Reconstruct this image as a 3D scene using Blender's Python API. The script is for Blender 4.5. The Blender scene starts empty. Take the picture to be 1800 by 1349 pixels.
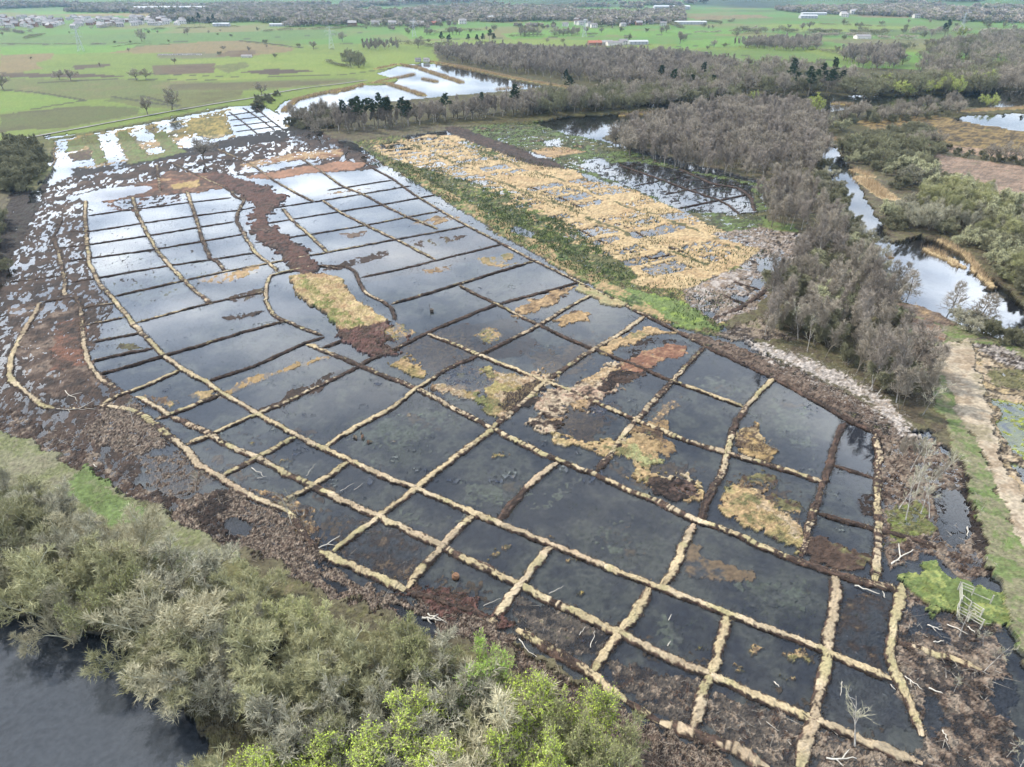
import bpy, math, random
import numpy as np
from mathutils import Vector
D = bpy.data
R = math.radians
scene = bpy.context.scene
COL = scene.collection

# ------------------------------------------------------------------ camera
CAM_H, PITCH, FPX = 70.0, R(29.6), 1239.0
cam_d = D.cameras.new('camera'); cam = D.objects.new('camera', cam_d); COL.objects.link(cam)
cam.location = (0, 0, CAM_H); cam.rotation_euler = (R(90) - PITCH, 0, 0)
cam_d.sensor_width = 36.0; cam_d.lens = FPX / 1800 * 36.0
cam_d.clip_start = 0.5; cam_d.clip_end = 20000
scene.camera = cam

# ------------------------------------------------------------------ light
SUN_EL, SUN_AZ = R(44), R(-62)          # azimuth from +Y, to the left of the view
w = D.worlds.new('World'); scene.world = w; w.use_nodes = True
nt = w.node_tree; nt.nodes.clear()
N = nt.nodes.new; LK = nt.links.new
out = N('ShaderNodeOutputWorld'); bg = N('ShaderNodeBackground')
sky = N('ShaderNodeTexSky'); sky.sky_type = 'NISHITA'; sky.sun_disc = False
sky.sun_elevation = SUN_EL; sky.sun_rotation = SUN_AZ; sky.air_density = 1.0; sky.dust_density = 2.0
SKY_STRENGTH = 0.12
bg.inputs['Strength'].default_value = SKY_STRENGTH
tc = N('ShaderNodeTexCoord'); sep = N('ShaderNodeSeparateXYZ')
LK(tc.outputs['Generated'], sep.inputs[0])
zz = N('ShaderNodeMath'); zz.operation = 'MAXIMUM'; zz.inputs[1].default_value = 0.06; LK(sep.outputs['Z'], zz.inputs[0])
dv = N('ShaderNodeVectorMath'); dv.operation = 'DIVIDE'
cz = N('ShaderNodeCombineXYZ'); [LK(zz.outputs[0], cz.inputs[i]) for i in range(3)]
LK(tc.outputs['Generated'], dv.inputs[0]); LK(cz.outputs[0], dv.inputs[1])      # cloud deck at one height
cn = N('ShaderNodeTexNoise'); cn.inputs['Scale'].default_value = 1.9; cn.inputs['Detail'].default_value = 4; cn.inputs['Roughness'].default_value = 0.55
LK(dv.outputs[0], cn.inputs['Vector'])
cr = N('ShaderNodeValToRGB'); cr.color_ramp.elements[0].position = 0.36; cr.color_ramp.elements[1].position = 0.66
cr.color_ramp.elements[0].color = (0, 0, 0, 1); cr.color_ramp.elements[1].color = (1, 1, 1, 1)
LK(cn.outputs['Fac'], cr.inputs[0])
# overcast: brightest in a band above the horizon, with two thin bright gaps in the cloud and darker bases overhead
er = N('ShaderNodeFloatCurve'); cv = er.mapping.curves[0]
for q_, (x_, y_) in enumerate([(0, .42), (.05, .45), (.17, .66), (.31, .86), (.45, .74), (.6, .68), (.75, .64), (1, .5)]):
    if q_ in (0,): cv.points[0].location = (x_, y_)
    elif x_ == 1: cv.points[1].location = (x_, y_)
for x_, y_ in [(.05, .45), (.17, .66), (.31, .86), (.45, .74), (.6, .68), (.75, .64)]: cv.points.new(x_, y_)
er.mapping.update(); LK(sep.outputs['Z'], er.inputs['Value'])
def lobe(az, el, k, gain):
    d_ = N('ShaderNodeVectorMath'); d_.operation = 'DOT_PRODUCT'; LK(tc.outputs['Generated'], d_.inputs[0])
    d_.inputs[1].default_value = (math.sin(R(az)) * math.cos(R(el)), math.cos(R(az)) * math.cos(R(el)), math.sin(R(el)))
    m_ = N('ShaderNodeMapRange'); m_.interpolation_type = 'SMOOTHSTEP'; m_.inputs['From Min'].default_value = math.cos(R(k)); m_.inputs['From Max'].default_value = 1; m_.inputs['To Max'].default_value = gain
    LK(d_.outputs['Value'], m_.inputs['Value']); return m_.outputs[0]
def madd(a_, b_, op='ADD'):
    m_ = N('ShaderNodeMath'); m_.operation = op
    for q_, v_ in enumerate((a_, b_)):
        if isinstance(v_, (int, float)): m_.inputs[q_].default_value = v_
        else: LK(v_, m_.inputs[q_])
    return m_.outputs[0]
lb = madd(madd(lobe(-32, 17, 28, .5), lobe(40, 25, 17, 1.3)), 1.0)
ch = N('ShaderNodeMapRange'); ch.inputs['To Min'].default_value = .66; ch.inputs['To Max'].default_value = 1.42; LK(cr.outputs[0], ch.inputs['Value'])
tot = madd(madd(madd(er.outputs[0], 19.0, 'MULTIPLY'), lb, 'MULTIPLY'), ch.outputs[0], 'MULTIPLY')
tint = N('ShaderNodeMix'); tint.data_type = 'RGBA'; tint.inputs[6].default_value = (.76, .90, 1.12, 1); tint.inputs[7].default_value = (.94, .985, 1.04, 1); LK(cr.outputs[0], tint.inputs['Factor'])
cc = N('ShaderNodeVectorMath'); cc.operation = 'SCALE'; LK(tint.outputs[2], cc.inputs[0]); LK(tot, cc.inputs['Scale'])
mx = N('ShaderNodeMix'); mx.data_type = 'RGBA'; mx.inputs['Factor'].default_value = .85
LK(sky.outputs[0], mx.inputs[6]); LK(cc.outputs[0], mx.inputs[7])
LK(mx.outputs[2], bg.inputs[0]); LK(bg.outputs[0], out.inputs[0])

sd = D.lights.new('sun', 'SUN'); sun = D.objects.new('sun', sd); COL.objects.link(sun)
sd.energy = 4.2; sd.angle = R(2.5); sd.color = (1, 0.94, 0.83)
sv = Vector((math.sin(SUN_AZ) * math.cos(SUN_EL), math.cos(SUN_AZ) * math.cos(SUN_EL), math.sin(SUN_EL)))
sun.rotation_euler = sv.to_track_quat('Z', 'Y').to_euler(); sun.location = (0, 0, 300)
scene.view_settings.view_transform = 'Standard'; scene.view_settings.look = 'None'
scene.view_settings.exposure = 0.65; scene.view_settings.gamma = 1.0
scene.cycles.max_bounces = 5; scene.cycles.diffuse_bounces = 2; scene.cycles.glossy_bounces = 2
scene.cycles.transparent_max_bounces = 8; scene.cycles.transmission_bounces = 1; scene.cycles.volume_bounces = 0
scene.cycles.caustics_reflective = False; scene.cycles.caustics_refractive = False
scene.cycles.use_denoising = True; scene.cycles.use_adaptive_sampling = False

# ------------------------------------------------------------------ helpers
SP, CP = math.sin(PITCH), math.cos(PITCH)
def G(u, v, z=0.0):
    """photo pixel -> point on the ground plane (surveyed position)"""
    dx, dy = (u - 900) / FPX, (v - 674.5) / FPX
    t = (CAM_H - z) / (SP + dy * CP)
    return (t * dx, t * (CP - dy * SP))
def GP(pts): return np.array([G(*p) for p in pts])

def _h(ix, iy, s):
    h = (ix.astype(np.int64) * 374761393 + iy.astype(np.int64) * 668265263 + s * 1442695041) & 0xFFFFFFFF
    h = ((h ^ (h >> 13)) * 1274126177) & 0xFFFFFFFF
    h = ((h ^ (h >> 16)) * 2246822519) & 0xFFFFFFFF
    return ((h ^ (h >> 15)) & 0xFFFFFF) / float(0xFFFFFF)
def vn(x, y, s=0):
    x0 = np.floor(x); y0 = np.floor(y); fx = x - x0; fy = y - y0
    fx = fx * fx * (3 - 2 * fx); fy = fy * fy * (3 - 2 * fy)
    a = _h(x0, y0, s); b = _h(x0 + 1, y0, s); c = _h(x0, y0 + 1, s); d = _h(x0 + 1, y0 + 1, s)
    return ((a + (b - a) * fx) * (1 - fy) + (c + (d - c) * fx) * fy) * 2 - 1
def fbm(x, y, s=0, o=4, g=0.55):
    r = 0; a = 1; n = 0
    for i in range(o):
        r = r + a * vn(x * 2 ** i + i * 17.3, y * 2 ** i - i * 9.1, s + i * 7); n += a; a *= g
    return r / n * 1.6
def inside(px, py, poly):
    r = np.zeros(px.shape, bool); n = len(poly); j = n - 1
    for i in range(n):
        xi, yi = poly[i]; xj, yj = poly[j]
        if yi != yj:
            r ^= ((yi > py) != (yj > py)) & (px < (xj - xi) * (py - yi) / (yj - yi) + xi)
        j = i
    return r
def dist_line(px, py, pts):
    d = np.full(px.shape, 1e9)
    for a, b in zip(pts[:-1], pts[1:]):
        ab = b - a; L = ab.dot(ab) + 1e-9
        t = np.clip(((px - a[0]) * ab[0] + (py - a[1]) * ab[1]) / L, 0, 1)
        d = np.minimum(d, np.hypot(px - a[0] - t * ab[0], py - a[1] - t * ab[1]))
    return d

def mesh_np(name, V, F, mats=(), mi=None, smooth=False, col=None):
    """V (n,3) floats, F (m,3) or (m,4) ints"""
    me = D.meshes.new(name); V = np.asarray(V, np.float32); F = np.asarray(F, np.int32); k = F.shape[1]
    me.vertices.add(len(V)); me.vertices.foreach_set('co', V.ravel())
    me.loops.add(F.size); me.loops.foreach_set('vertex_index', F.ravel())
    me.polygons.add(len(F)); me.polygons.foreach_set('loop_start', np.arange(0, F.size, k, dtype=np.int32))
    if mi is not None: me.polygons.foreach_set('material_index', np.asarray(mi, np.int32))
    me.polygons.foreach_set('use_smooth', np.full(len(F), smooth, bool))
    for m in mats: me.materials.append(m)
    if col is not None:
        ca = me.color_attributes.new('albedo', 'FLOAT_COLOR', 'POINT')
        c4 = np.ones((len(V), 4), np.float32); c4[:, :3] = col; ca.data.foreach_set('color', c4.ravel())
    me.update(); return me
def tag(o, label=None, cat=None, group=None, kind=None):
    if label: o['label'] = label
    if cat: o['category'] = cat
    if group: o['group'] = group
    if kind: o['kind'] = kind
    return o
def link(name, me, parent=None, loc=None):
    o = D.objects.new(name, me); COL.objects.link(o)
    if parent: o.parent = parent
    if loc is not None: o.location = loc
    return o
def empty(name, loc=(0, 0, 0), rz=0):
    o = D.objects.new(name, None); COL.objects.link(o); o.location = loc; o.rotation_euler = (0, 0, rz); o.empty_display_size = 0.3; return o

class TB:
    """triangle builder"""
    def __init__(s): s.V = []; s.F = []; s.M = []; s.C = []; s.n = 0
    def add(s, V, F, m=0, c=None):
        V = np.asarray(V, float); F = np.asarray(F, int)
        if F.shape[1] == 4: F = np.concatenate([F[:, [0, 1, 2]], F[:, [0, 2, 3]]])
        s.V.append(V); s.F.append(F + s.n); s.M.append(np.full(len(F), m)); s.n += len(V)
        s.C.append(np.tile(np.array(c if c is not None else (1, 1, 1), float), (len(V), 1)) if c is None or np.ndim(c) == 1 else np.asarray(c))
    def box(s, c, sx, sy, sz, rz=0, m=0, col=None):
        x, y, z = sx / 2, sy / 2, sz / 2
        P = np.array([(-x, -y, -z), (x, -y, -z), (x, y, -z), (-x, y, -z), (-x, -y, z), (x, -y, z), (x, y, z), (-x, y, z)])
        ca, sa = math.cos(rz), math.sin(rz)
        P = np.stack([P[:, 0] * ca - P[:, 1] * sa, P[:, 0] * sa + P[:, 1] * ca, P[:, 2]], 1) + np.array(c)
        s.add(P, [(0, 3, 2, 1), (4, 5, 6, 7), (0, 1, 5, 4), (1, 2, 6, 5), (2, 3, 7, 6), (3, 0, 4, 7)], m, col)
    def tube(s, pts, rad, k=5, m=0, col=None):
        pts = np.asarray(pts, float); rad = np.broadcast_to(np.asarray(rad, float), (len(pts),)); n = len(pts)
        d = np.gradient(pts, axis=0); d /= np.linalg.norm(d, axis=1)[:, None] + 1e-9
        ref = np.where(np.abs(d[:, 2:3]) > 0.9, np.array([[1., 0, 0]]), np.array([[0, 0, 1.]]))
        a = np.cross(d, ref); a /= np.linalg.norm(a, axis=1)[:, None] + 1e-9; b = np.cross(d, a)
        th = np.arange(k) * 2 * math.pi / k
        V = pts[:, None] + rad[:, None, None] * (a[:, None] * np.cos(th)[None, :, None] + b[:, None] * np.sin(th)[None, :, None])
        i = np.arange(n - 1)[:, None] * k; j = np.arange(k)[None]; j2 = (j + 1) % k
        F = np.stack([i + j, i + j2, i + k + j2, i + k + j], -1).reshape(-1, 4)
        V = np.concatenate([V.reshape(-1, 3), pts[-1:]]); top = np.array([((n - 1) * k + q, (n - 1) * k + (q + 1) % k, n * k) for q in range(k)])
        F = np.concatenate([F[:, [0, 1, 2]], F[:, [0, 2, 3]], top])
        s.add(V, F, m, col)
    def slivers(s, P, Dv, W, m=0, col=None):
        """thin triangles: base P (n,3), vector Dv (n,3), half width W"""
        n = len(P); rnd = np.random.default_rng(n).normal(size=(n, 3))
        a = np.cross(Dv, rnd); a /= np.linalg.norm(a, axis=1)[:, None] + 1e-9; W = np.broadcast_to(W, (n,))[:, None]
        V = np.stack([P - a * W, P + a * W, P + Dv], 1).reshape(-1, 3)
        c = None if col is None else (np.repeat(col, 3, 0) if np.ndim(col) == 2 else col)
        s.add(V, np.arange(3 * n).reshape(-1, 3), m, c)
    def mesh(s, name, mats, smooth=False, colors=False):
        return mesh_np(name, np.concatenate(s.V), np.concatenate(s.F), mats, np.concatenate(s.M), smooth, np.concatenate(s.C) if colors else None)

# ------------------------------------------------------------------ materials
def new_mat(name):
    m = D.materials.new(name); m.use_nodes = True; n = m.node_tree; n.nodes.clear()
    return m, n
def mat(name, c1, c2=None, scale=1.0, rough=0.9, var=0.0, metal=0.0, spec=0.2, attr=False, bump=0.0, transl=0.0):
    m, n = new_mat(name); o = n.nodes.new('ShaderNodeOutputMaterial'); p = n.nodes.new('ShaderNodeBsdfPrincipled')
    p.inputs['Roughness'].default_value = rough; p.inputs['Metallic'].default_value = metal; p.inputs['Specular IOR Level'].default_value = spec
    tcn = n.nodes.new('ShaderNodeTexCoord'); ns = n.nodes.new('ShaderNodeTexNoise'); ns.inputs['Scale'].default_value = scale; ns.inputs['Detail'].default_value = 4
    n.links.new(tcn.outputs['Object'], ns.inputs['Vector'])
    mr = n.nodes.new('ShaderNodeMapRange'); mr.inputs['From Min'].default_value = 0.35; mr.inputs['From Max'].default_value = 0.65
    n.links.new(ns.outputs['Fac'], mr.inputs['Value'])
    if attr:
        at = n.nodes.new('ShaderNodeAttribute'); at.attribute_name = 'albedo'
        ml = n.nodes.new('ShaderNodeMapRange'); ml.inputs['From Min'].default_value = 0.3; ml.inputs['From Max'].default_value = 0.7
        ml.inputs['To Min'].default_value = 0.80; ml.inputs['To Max'].default_value = 1.20
        n.links.new(ns.outputs['Fac'], ml.inputs['Value'])
        vs = n.nodes.new('ShaderNodeVectorMath'); vs.operation = 'SCALE'; n.links.new(at.outputs['Color'], vs.inputs[0]); n.links.new(ml.outputs[0], vs.inputs['Scale'])
        src = vs.outputs[0]
    else:
        mxn = n.nodes.new('ShaderNodeMix'); mxn.data_type = 'RGBA'; mxn.inputs[6].default_value = (*c1, 1); mxn.inputs[7].default_value = (*(c2 or c1), 1)
        n.links.new(mr.outputs[0], mxn.inputs['Factor']); src = mxn.outputs[2]
    if var:
        oi = n.nodes.new('ShaderNodeObjectInfo'); m2 = n.nodes.new('ShaderNodeMapRange'); m2.inputs['To Min'].default_value = 1 - var; m2.inputs['To Max'].default_value = 1 + var
        n.links.new(oi.outputs['Random'], m2.inputs['Value']); vs = n.nodes.new('ShaderNodeVectorMath'); vs.operation = 'SCALE'
        n.links.new(src, vs.inputs[0]); n.links.new(m2.outputs[0], vs.inputs['Scale']); src = vs.outputs[0]
    n.links.new(src, p.inputs['Base Color'])
    if bump:
        b = n.nodes.new('ShaderNodeBump'); b.inputs['Distance'].default_value = bump; n.links.new(ns.outputs['Fac'], b.inputs['Height']); n.links.new(b.outputs[0], p.inputs['Normal'])
    n.links.new(p.outputs[0], o.inputs[0]); return m
# ------------------------------------------------------------------ terrain sheet (finer near the viewpoint, reaches the hills)
th = np.concatenate([np.linspace(-180, -55, 26)[:-1], np.linspace(-55, 55, 1201), np.linspace(55, 180, 26)[1:]])
dep = np.tan(np.radians(np.linspace(66, 0.58, 960)))
rr = np.concatenate([[0.5, 8, 20], CAM_H / dep])
TH, RR = np.meshgrid(np.radians(th), rr)
X = (RR * np.sin(TH)).ravel(); Y = (RR * np.cos(TH)).ravel(); RF = RR.ravel()
nv = len(X); Hh = np.full(nv, 0.45); Cc = np.zeros((nv, 3))

def ramp(t, cols):
    cols = np.array(cols if len(cols) > 1 else list(cols) * 2); t = np.clip(t, 0, 0.9999) * (len(cols) - 1); i = t.astype(int); f = (t - i)[:, None]
    f = f * f * (3 - 2 * f); return cols[i] * (1 - f) + cols[i + 1] * f
BLACK = (.016, .012, .011); PEAT = (.031, .022, .018); BROWN = (.064, .041, .030); RED = (.16, .075, .048); ORANGE = (.215, .12, .075)
STRAW = (.44, .33, .18); PALE = (.40, .32, .22); TAN = (.36, .245, .13); OLIVE = (.135, .125, .055); MOSS = (.14, .165, .045)
GREEN = (.115, .155, .05); BRIGHT = (.145, .19, .065); DGREEN = (.035, .05, .018); LITTER = (.26, .205, .155); CHIP = (.40, .35, .31); PINK = (.165, .12, .09)
VEG = (.135, .148, .140); SILT = (.078, .086, .100); WET = (.044, .053, .076)
SC = .62

def cull(poly, mg):
    p = np.asarray(poly); lo = p.min(0) - mg; hi = p.max(0) + mg
    return np.nonzero((X > lo[0]) & (X < hi[0]) & (Y > lo[1]) & (Y < hi[1]))[0]
ZID = [0]
def zone(px, cols, base=None, amp=0.0, s=0.5, cs=0.3, warp=1.5, ws=0.25, contrast=1.0, line=None, fine=0.25, keep=None, wd=0.0, seed=None, feather=0.0, add=False, stretch=None):
    """paint a patch of ground cover: ragged outline, rough height, mixed natural colours"""
    ZID[0] += 1; sd_ = ZID[0] * 13 if seed is None else seed
    P = GP(px); i = cull(P, (line or 0) + warp * 2 + feather * 2 + 1)
    if len(i) == 0: return
    x, y = X[i], Y[i]
    wx = fbm(x * ws, y * ws, sd_, 6, .68) * warp; wy = fbm(x * ws, y * ws, sd_ + 3, 6, .68) * warp
    if wd: wx = wx + vn(x * 3.1, y * 3.1, sd_ + 9) * wd
    if line: m = dist_line(x + wx, y + wy, P) < line
    else: m = inside(x + wx, y + wy, P)
    if feather: m &= ~((dist_line(x, y, np.vstack([P, P[:1]])) < feather) & (vn(x * 1.7, y * 1.7, sd_ + 5) > dist_line(x, y, np.vstack([P, P[:1]])) / feather * 2 - 1))
    i = i[m]; x, y = x[m], y[m]
    if keep is not None:
        k = fbm(x * s, y * s, sd_ + 21, 4) > keep; i = i[k]; x, y = x[k], y[k]
    if len(i) == 0: return
    if base is not None:
        xs, ys = (x, y) if stretch is None else (x * stretch[0] + y * stretch[1], -x * stretch[1] * .35 + y * stretch[0] * .35)
        hh = base + amp * fbm(xs * s * 1.5, ys * s * 1.5, sd_ + 1, 5, 0.8)
        Hh[i] = Hh[i] + hh if add else hh
    t = 0.5 + 0.5 * contrast * fbm(x * cs, y * cs, sd_ + 2, 6, 0.72)
    c = ramp(t, cols) * (1 + fine * vn(x * 2.3, y * 2.3, sd_ + 4))[:, None] * (1 + fine * .6 * vn(x * 5.9, y * 5.9, sd_ + 6))[:, None]
    Cc[i] = np.clip(c, .003, .8)

# --- farmland: everything first
n1 = fbm(X * .004, Y * .004, 5, 4); n2 = fbm(X * .05, Y * .05, 9, 4)
Cc[:] = ramp(.5 + .35 * n1 + .18 * n2, [(.15, .22, .055), (.19, .26, .06), (.23, .28, .075), (.28, .28, .11)]) * (1 + .12 * vn(X * .9, Y * .9, 2))[:, None]
far = RF > 1050
nf = fbm(X * .006, Y * .004, 15, 4)
Cc[far] = ramp(.5 + .5 * nf[far], [(.09, .12, .05), (.15, .22, .06), (.13, .27, .06), (.22, .23, .11), (.25, .21, .14)])
FW = dict(warp=2.0, ws=.05, fine=.1, cs=.03)
G1 = [(.13, .27, .05), (.16, .31, .06), (.19, .32, .07)]; G2 = [(.19, .27, .055), (.23, .30, .075), (.28, .31, .10)]; G3 = [(.19, .17, .10), (.15, .18, .07), (.23, .19, .13)]
BR = [(.22, .155, .11), (.27, .20, .14), (.20, .17, .09)]; DK = [(.06, .035, .03), (.09, .055, .045), (.12, .09, .06)]
for px, c in [([(1170, 88), (1210, 72), (1330, 65), (1360, 74), (1290, 82)], G1), ([(1040, 60), (1200, 52), (1330, 52), (1300, 60), (1130, 66)], G1),
    ([(880, 60), (1040, 50), (1130, 55), (1060, 64), (900, 70)], G1), ([(610, 78), (840, 70), (1100, 72), (1170, 82), (1000, 92), (760, 85)], G2), ([(700, 55), (870, 55), (840, 66), (720, 70)], G1),
    ([(1130, 90), (1400, 88), (1500, 112), (1600, 110), (1680, 130), (1560, 140), (1440, 125), (1260, 110)], [(.13, .22, .05), (.17, .24, .07)]),
    ([(1420, 115), (1560, 118), (1680, 125), (1640, 140), (1500, 135)], G1), ([(1330, 44), (1500, 42), (1620, 50), (1500, 58), (1380, 56)], G2),
    ([(0, 66), (300, 60), (560, 52), (620, 58), (560, 70), (240, 82), (0, 82)], [(.12, .22, .07), (.15, .23, .08)]), ([(0, 82), (240, 80), (230, 90), (140, 96), (0, 98)], G1),
    ([(300, 108), (560, 95), (700, 110), (640, 130), (440, 140), (300, 145)], G2), ([(190, 95), (250, 82), (330, 76), (420, 72), (520, 86), (510, 92), (430, 100), (400, 96), (290, 94)], BR),
    ([(0, 97), (95, 95), (90, 105), (60, 112), (75, 122), (40, 128), (0, 132)], BR), ([(0, 129), (160, 131), (230, 136), (120, 138), (0, 137)], DK),
    ([(278, 96), (340, 94), (400, 95), (395, 103), (280, 104)], [(.15, .15, .11), (.2, .18, .15)]), ([(268, 117), (380, 112), (375, 130), (270, 133)], [(.10, .055, .05), (.15, .1, .08), (.13, .13, .07)]),
    ([(130, 115), (200, 112), (190, 118), (130, 124)], DK), ([(380, 100), (400, 90), (450, 90), (445, 102)], [(.14, .08, .07), (.2, .15, .1)]),
    ([(370, 118), (430, 110), (440, 118), (400, 130)], [(.28, .25, .13), (.14, .16, .06), (.3, .26, .16)]), ([(420, 128), (480, 122), (560, 126), (480, 133)], DK),
    ([(0, 140), (180, 140), (380, 145), (620, 138), (640, 145), (460, 160), (300, 168), (150, 178), (0, 160)], G3), ([(300, 150), (480, 144), (620, 142), (560, 150), (400, 160), (290, 160)], [(.12, .105, .065), (.17, .15, .08)]),
    ([(0, 162), (30, 162), (110, 173), (155, 178), (50, 194), (0, 200)], [(.16, .27, .05), (.21, .29, .07)]), ([(180, 178), (250, 168), (430, 160), (420, 175), (330, 195), (250, 190)], [(.10, .14, .035), (.16, .17, .07), (.12, .11, .05)]),
    ([(0, 202), (140, 188), (250, 190), (240, 205), (120, 225), (0, 235)], [(.085, .065, .045), (.12, .13, .05), (.10, .16, .04)]),
    ([(600, 105), (700, 92), (790, 100), (740, 112), (640, 125)], G2), ([(1300, 145), (1500, 140), (1560, 150), (1400, 160)], G2), ([(1490, 100), (1600, 92), (1800, 95), (1800, 110), (1620, 112)], G1),
    ([(1440, 72), (1800, 66), (1800, 74), (1500, 80)], [(.2, .17, .12), (.17, .19, .1)]), ([(1200, 30), (1330, 26), (1360, 32), (1230, 36)], BR), ([(1500, 26), (1700, 26), (1690, 31), (1520, 32)], BR),
    ([(100, 24), (380, 20), (370, 28), (120, 30)], [(.34, .25, .16), (.28, .22, .15)]), ([(60, 22), (250, 18), (240, 24), (70, 27)], G1)]:
    zone(px, c, **FW)
for pl in [[(0, 79), (120, 79), (240, 77), (420, 70), (640, 58)], [(70, 147), (200, 140), (380, 142)], [(0, 160), (60, 163), (150, 178), (60, 193)], [(540, 80), (700, 74), (850, 68)], [(200, 172), (330, 192), (250, 170)],
    [(420, 73), (520, 84), (600, 88)], [(1060, 82), (1150, 85), (1300, 78), (1450, 90)], [(240, 130), (420, 137), (600, 133), (700, 120)], [(760, 70), (980, 66), (1250, 60)], [(1170, 88), (1330, 100), (1560, 112)]]:
    zone(pl, [(.05, .055, .025), (.08, .07, .04)], line=2.0, warp=.8)
# hills at the edge of the plain
hr = np.clip((RF - 2900) / 2600, 0, 1); hr = hr * hr * (3 - 2 * hr)
Hh += hr * (150 + 60 * fbm(X * .0009, Y * .0009, 31, 3))
hm = RF > 2700
Cc[hm] = ramp(.5 + .5 * fbm(X[hm] * .0035, Y[hm] * .0015, 33, 4), [(.05, .07, .055), (.08, .11, .07), (.12, .22, .08), (.17, .2, .12)])

# --- woodland floor, banks and grassland around the bog
WOODF = [(.05, .04, .025), (.09, .07, .045), (.11, .10, .05), (.16, .12, .08)]
zone([(-400, 330), (60, 300), (100, 250), (400, 200), (900, 225), (1500, 300), (2200, 420), (2400, 1000), (2600, 2400), (-1000, 2400), (-700, 900)], [(.05, .042, .028), (.09, .075, .045), (.12, .105, .06), (.10, .075, .05)], base=.42, amp=.12, cs=.2)
zone([(470, 200), (560, 180), (780, 120), (760, 90), (900, 78), (1180, 90), (1320, 115), (1500, 120), (1800, 130), (1900, 700), (1620, 760), (1280, 580), (1420, 430), (1330, 330), (980, 230), (800, 225), (560, 260)], WOODF, base=.5, amp=.15, warp=3, ws=.08)
zone([(-200, 740), (60, 775), (240, 870), (420, 980), (640, 1090), (900, 1170), (1060, 1260), (1200, 1349), (1300, 1500), (300, 1600), (-300, 1500)], [(.045, .04, .025), (.10, .085, .05), (.12, .11, .05), (.17, .13, .09)], base=.5, amp=.2, warp=2, cs=.5)
# --- bog body: shallow flooded cells
BOG = [(75, 240), (150, 235), (260, 215), (380, 190), (460, 185), (520, 215), (560, 245), (640, 250), (800, 228), (960, 212), (1100, 258), (1340, 320), (1350, 400), (1420, 430), (1370, 500), (1270, 570), (1440, 680), (1560, 760),
       (1640, 760), (1720, 860), (1760, 1000), (1800, 1150), (1900, 1500), (1300, 1500), (1180, 1310), (1000, 1190), (860, 1110), (700, 1065), (560, 1000), (400, 920), (230, 850), (60, 765), (-60, 700), (-40, 480), (30, 350)]
zone(BOG, [WET, WET, SILT, VEG, SILT, WET, WET, SILT], base=-.28, amp=.12, s=.5, cs=.06, warp=1.5, contrast=1.2, fine=.12)
# west side: black peat tussocks breaking the water
zone([(40, 340), (150, 300), (155, 420), (170, 500), (205, 540), (150, 640), (240, 700), (280, 780), (230, 850), (60, 765), (-60, 700), (-40, 480)], [BLACK, PEAT, BROWN, PEAT], base=.03, amp=.19, s=1.1, cs=.3, stretch=(.55, .2))
zone([(15, 540), (130, 520), (160, 640), (200, 700), (90, 700), (30, 640)], [BLACK, PEAT, BROWN, PINK, BLACK], base=.06, amp=.24, s=.6, cs=.3, stretch=(.55, .2))
zone([(95, 570), (150, 560), (160, 640), (90, 650)], [BLACK, BROWN, RED, PEAT], base=.12, amp=.2, s=.6, cs=.3)
zone([(150, 340), (440, 345), (500, 480), (360, 540), (160, 500)], [WET, PEAT, BLACK, VEG], base=-.15, amp=.22, s=1.3, cs=.2, stretch=(.5, .2))
zone([(160, 440), (330, 430), (380, 490), (250, 540), (170, 500)], [WET, PEAT, VEG, OLIVE], base=-.11, amp=.22, s=1.4, cs=.2, stretch=(.45, .15))
zone([(560, 440), (820, 395), (900, 440), (640, 500)], [WET, PEAT, BROWN, VEG], base=-.19, amp=.24, s=.5, cs=.3, stretch=(.45, .2))
zone([(660, 620), (770, 575), (900, 560), (960, 610), (830, 640)], [WET, PEAT, BROWN, SILT], base=-.17, amp=.24, s=.5, cs=.3, stretch=(.45, .2))
# margins: black churned peat
ED = dict(base=.22, amp=.32, s=.5, cs=.4, contrast=1.2)
zone([(-60, 690), (30, 730), (120, 775), (240, 850), (330, 880), (310, 900), (230, 880), (60, 800), (-60, 740)], [BLACK, PEAT, BROWN, LITTER, PEAT], base=.1, amp=.36, s=.5, cs=.5)
zone([(30, 310), (100, 260), (85, 330), (60, 380), (30, 440), (0, 500), (-40, 520)], [BLACK, PEAT, (.05, .05, .04)], **ED)
zone([(150, 300), (330, 262), (460, 236), (530, 212), (570, 235), (620, 262), (700, 290), (640, 300), (430, 312), (330, 300), (180, 345), (120, 380), (90, 350)], [BLACK, PEAT, BROWN, PINK], base=.05, amp=.3, s=.55, cs=.15, stretch=(.5, .14))
zone([(120, 290), (330, 258), (430, 230), (520, 214), (560, 228), (500, 245), (330, 275), (130, 312)], [BLACK, (.02, .018, .018), PEAT], base=.12, amp=.25, s=.3, cs=.2, stretch=(.5, .14))
# north-west small field with mossy and flooded strips
zone([(95, 252), (150, 238), (300, 214), (400, 192), (455, 188), (510, 224), (420, 240), (330, 258), (165, 296), (100, 292)], [OLIVE, TAN, (.16, .14, .09), BLACK], base=.06, amp=.26, s=.6, cs=.1, stretch=(.5, .14))
for p in [[(172, 240), (200, 234), (222, 278), (188, 288)], [(228, 232), (262, 228), (276, 245), (248, 250)], [(255, 262), (300, 256), (310, 266), (272, 272)], [(100, 252), (120, 248), (122, 285), (102, 292)], [(305, 250), (350, 240), (420, 232), (400, 245), (330, 262)], [(270, 222), (315, 214), (325, 226), (290, 232)], [(120, 270), (165, 275), (170, 292), (110, 298)]]:
    zone(p, [WET, SILT, BLACK], base=-.08, amp=.22, s=.9, warp=1.8, ws=.3)
zone([(395, 196), (455, 187), (505, 226), (415, 241)], [WET, SILT], base=-.3, amp=.16, s=.3, warp=.8)
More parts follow.
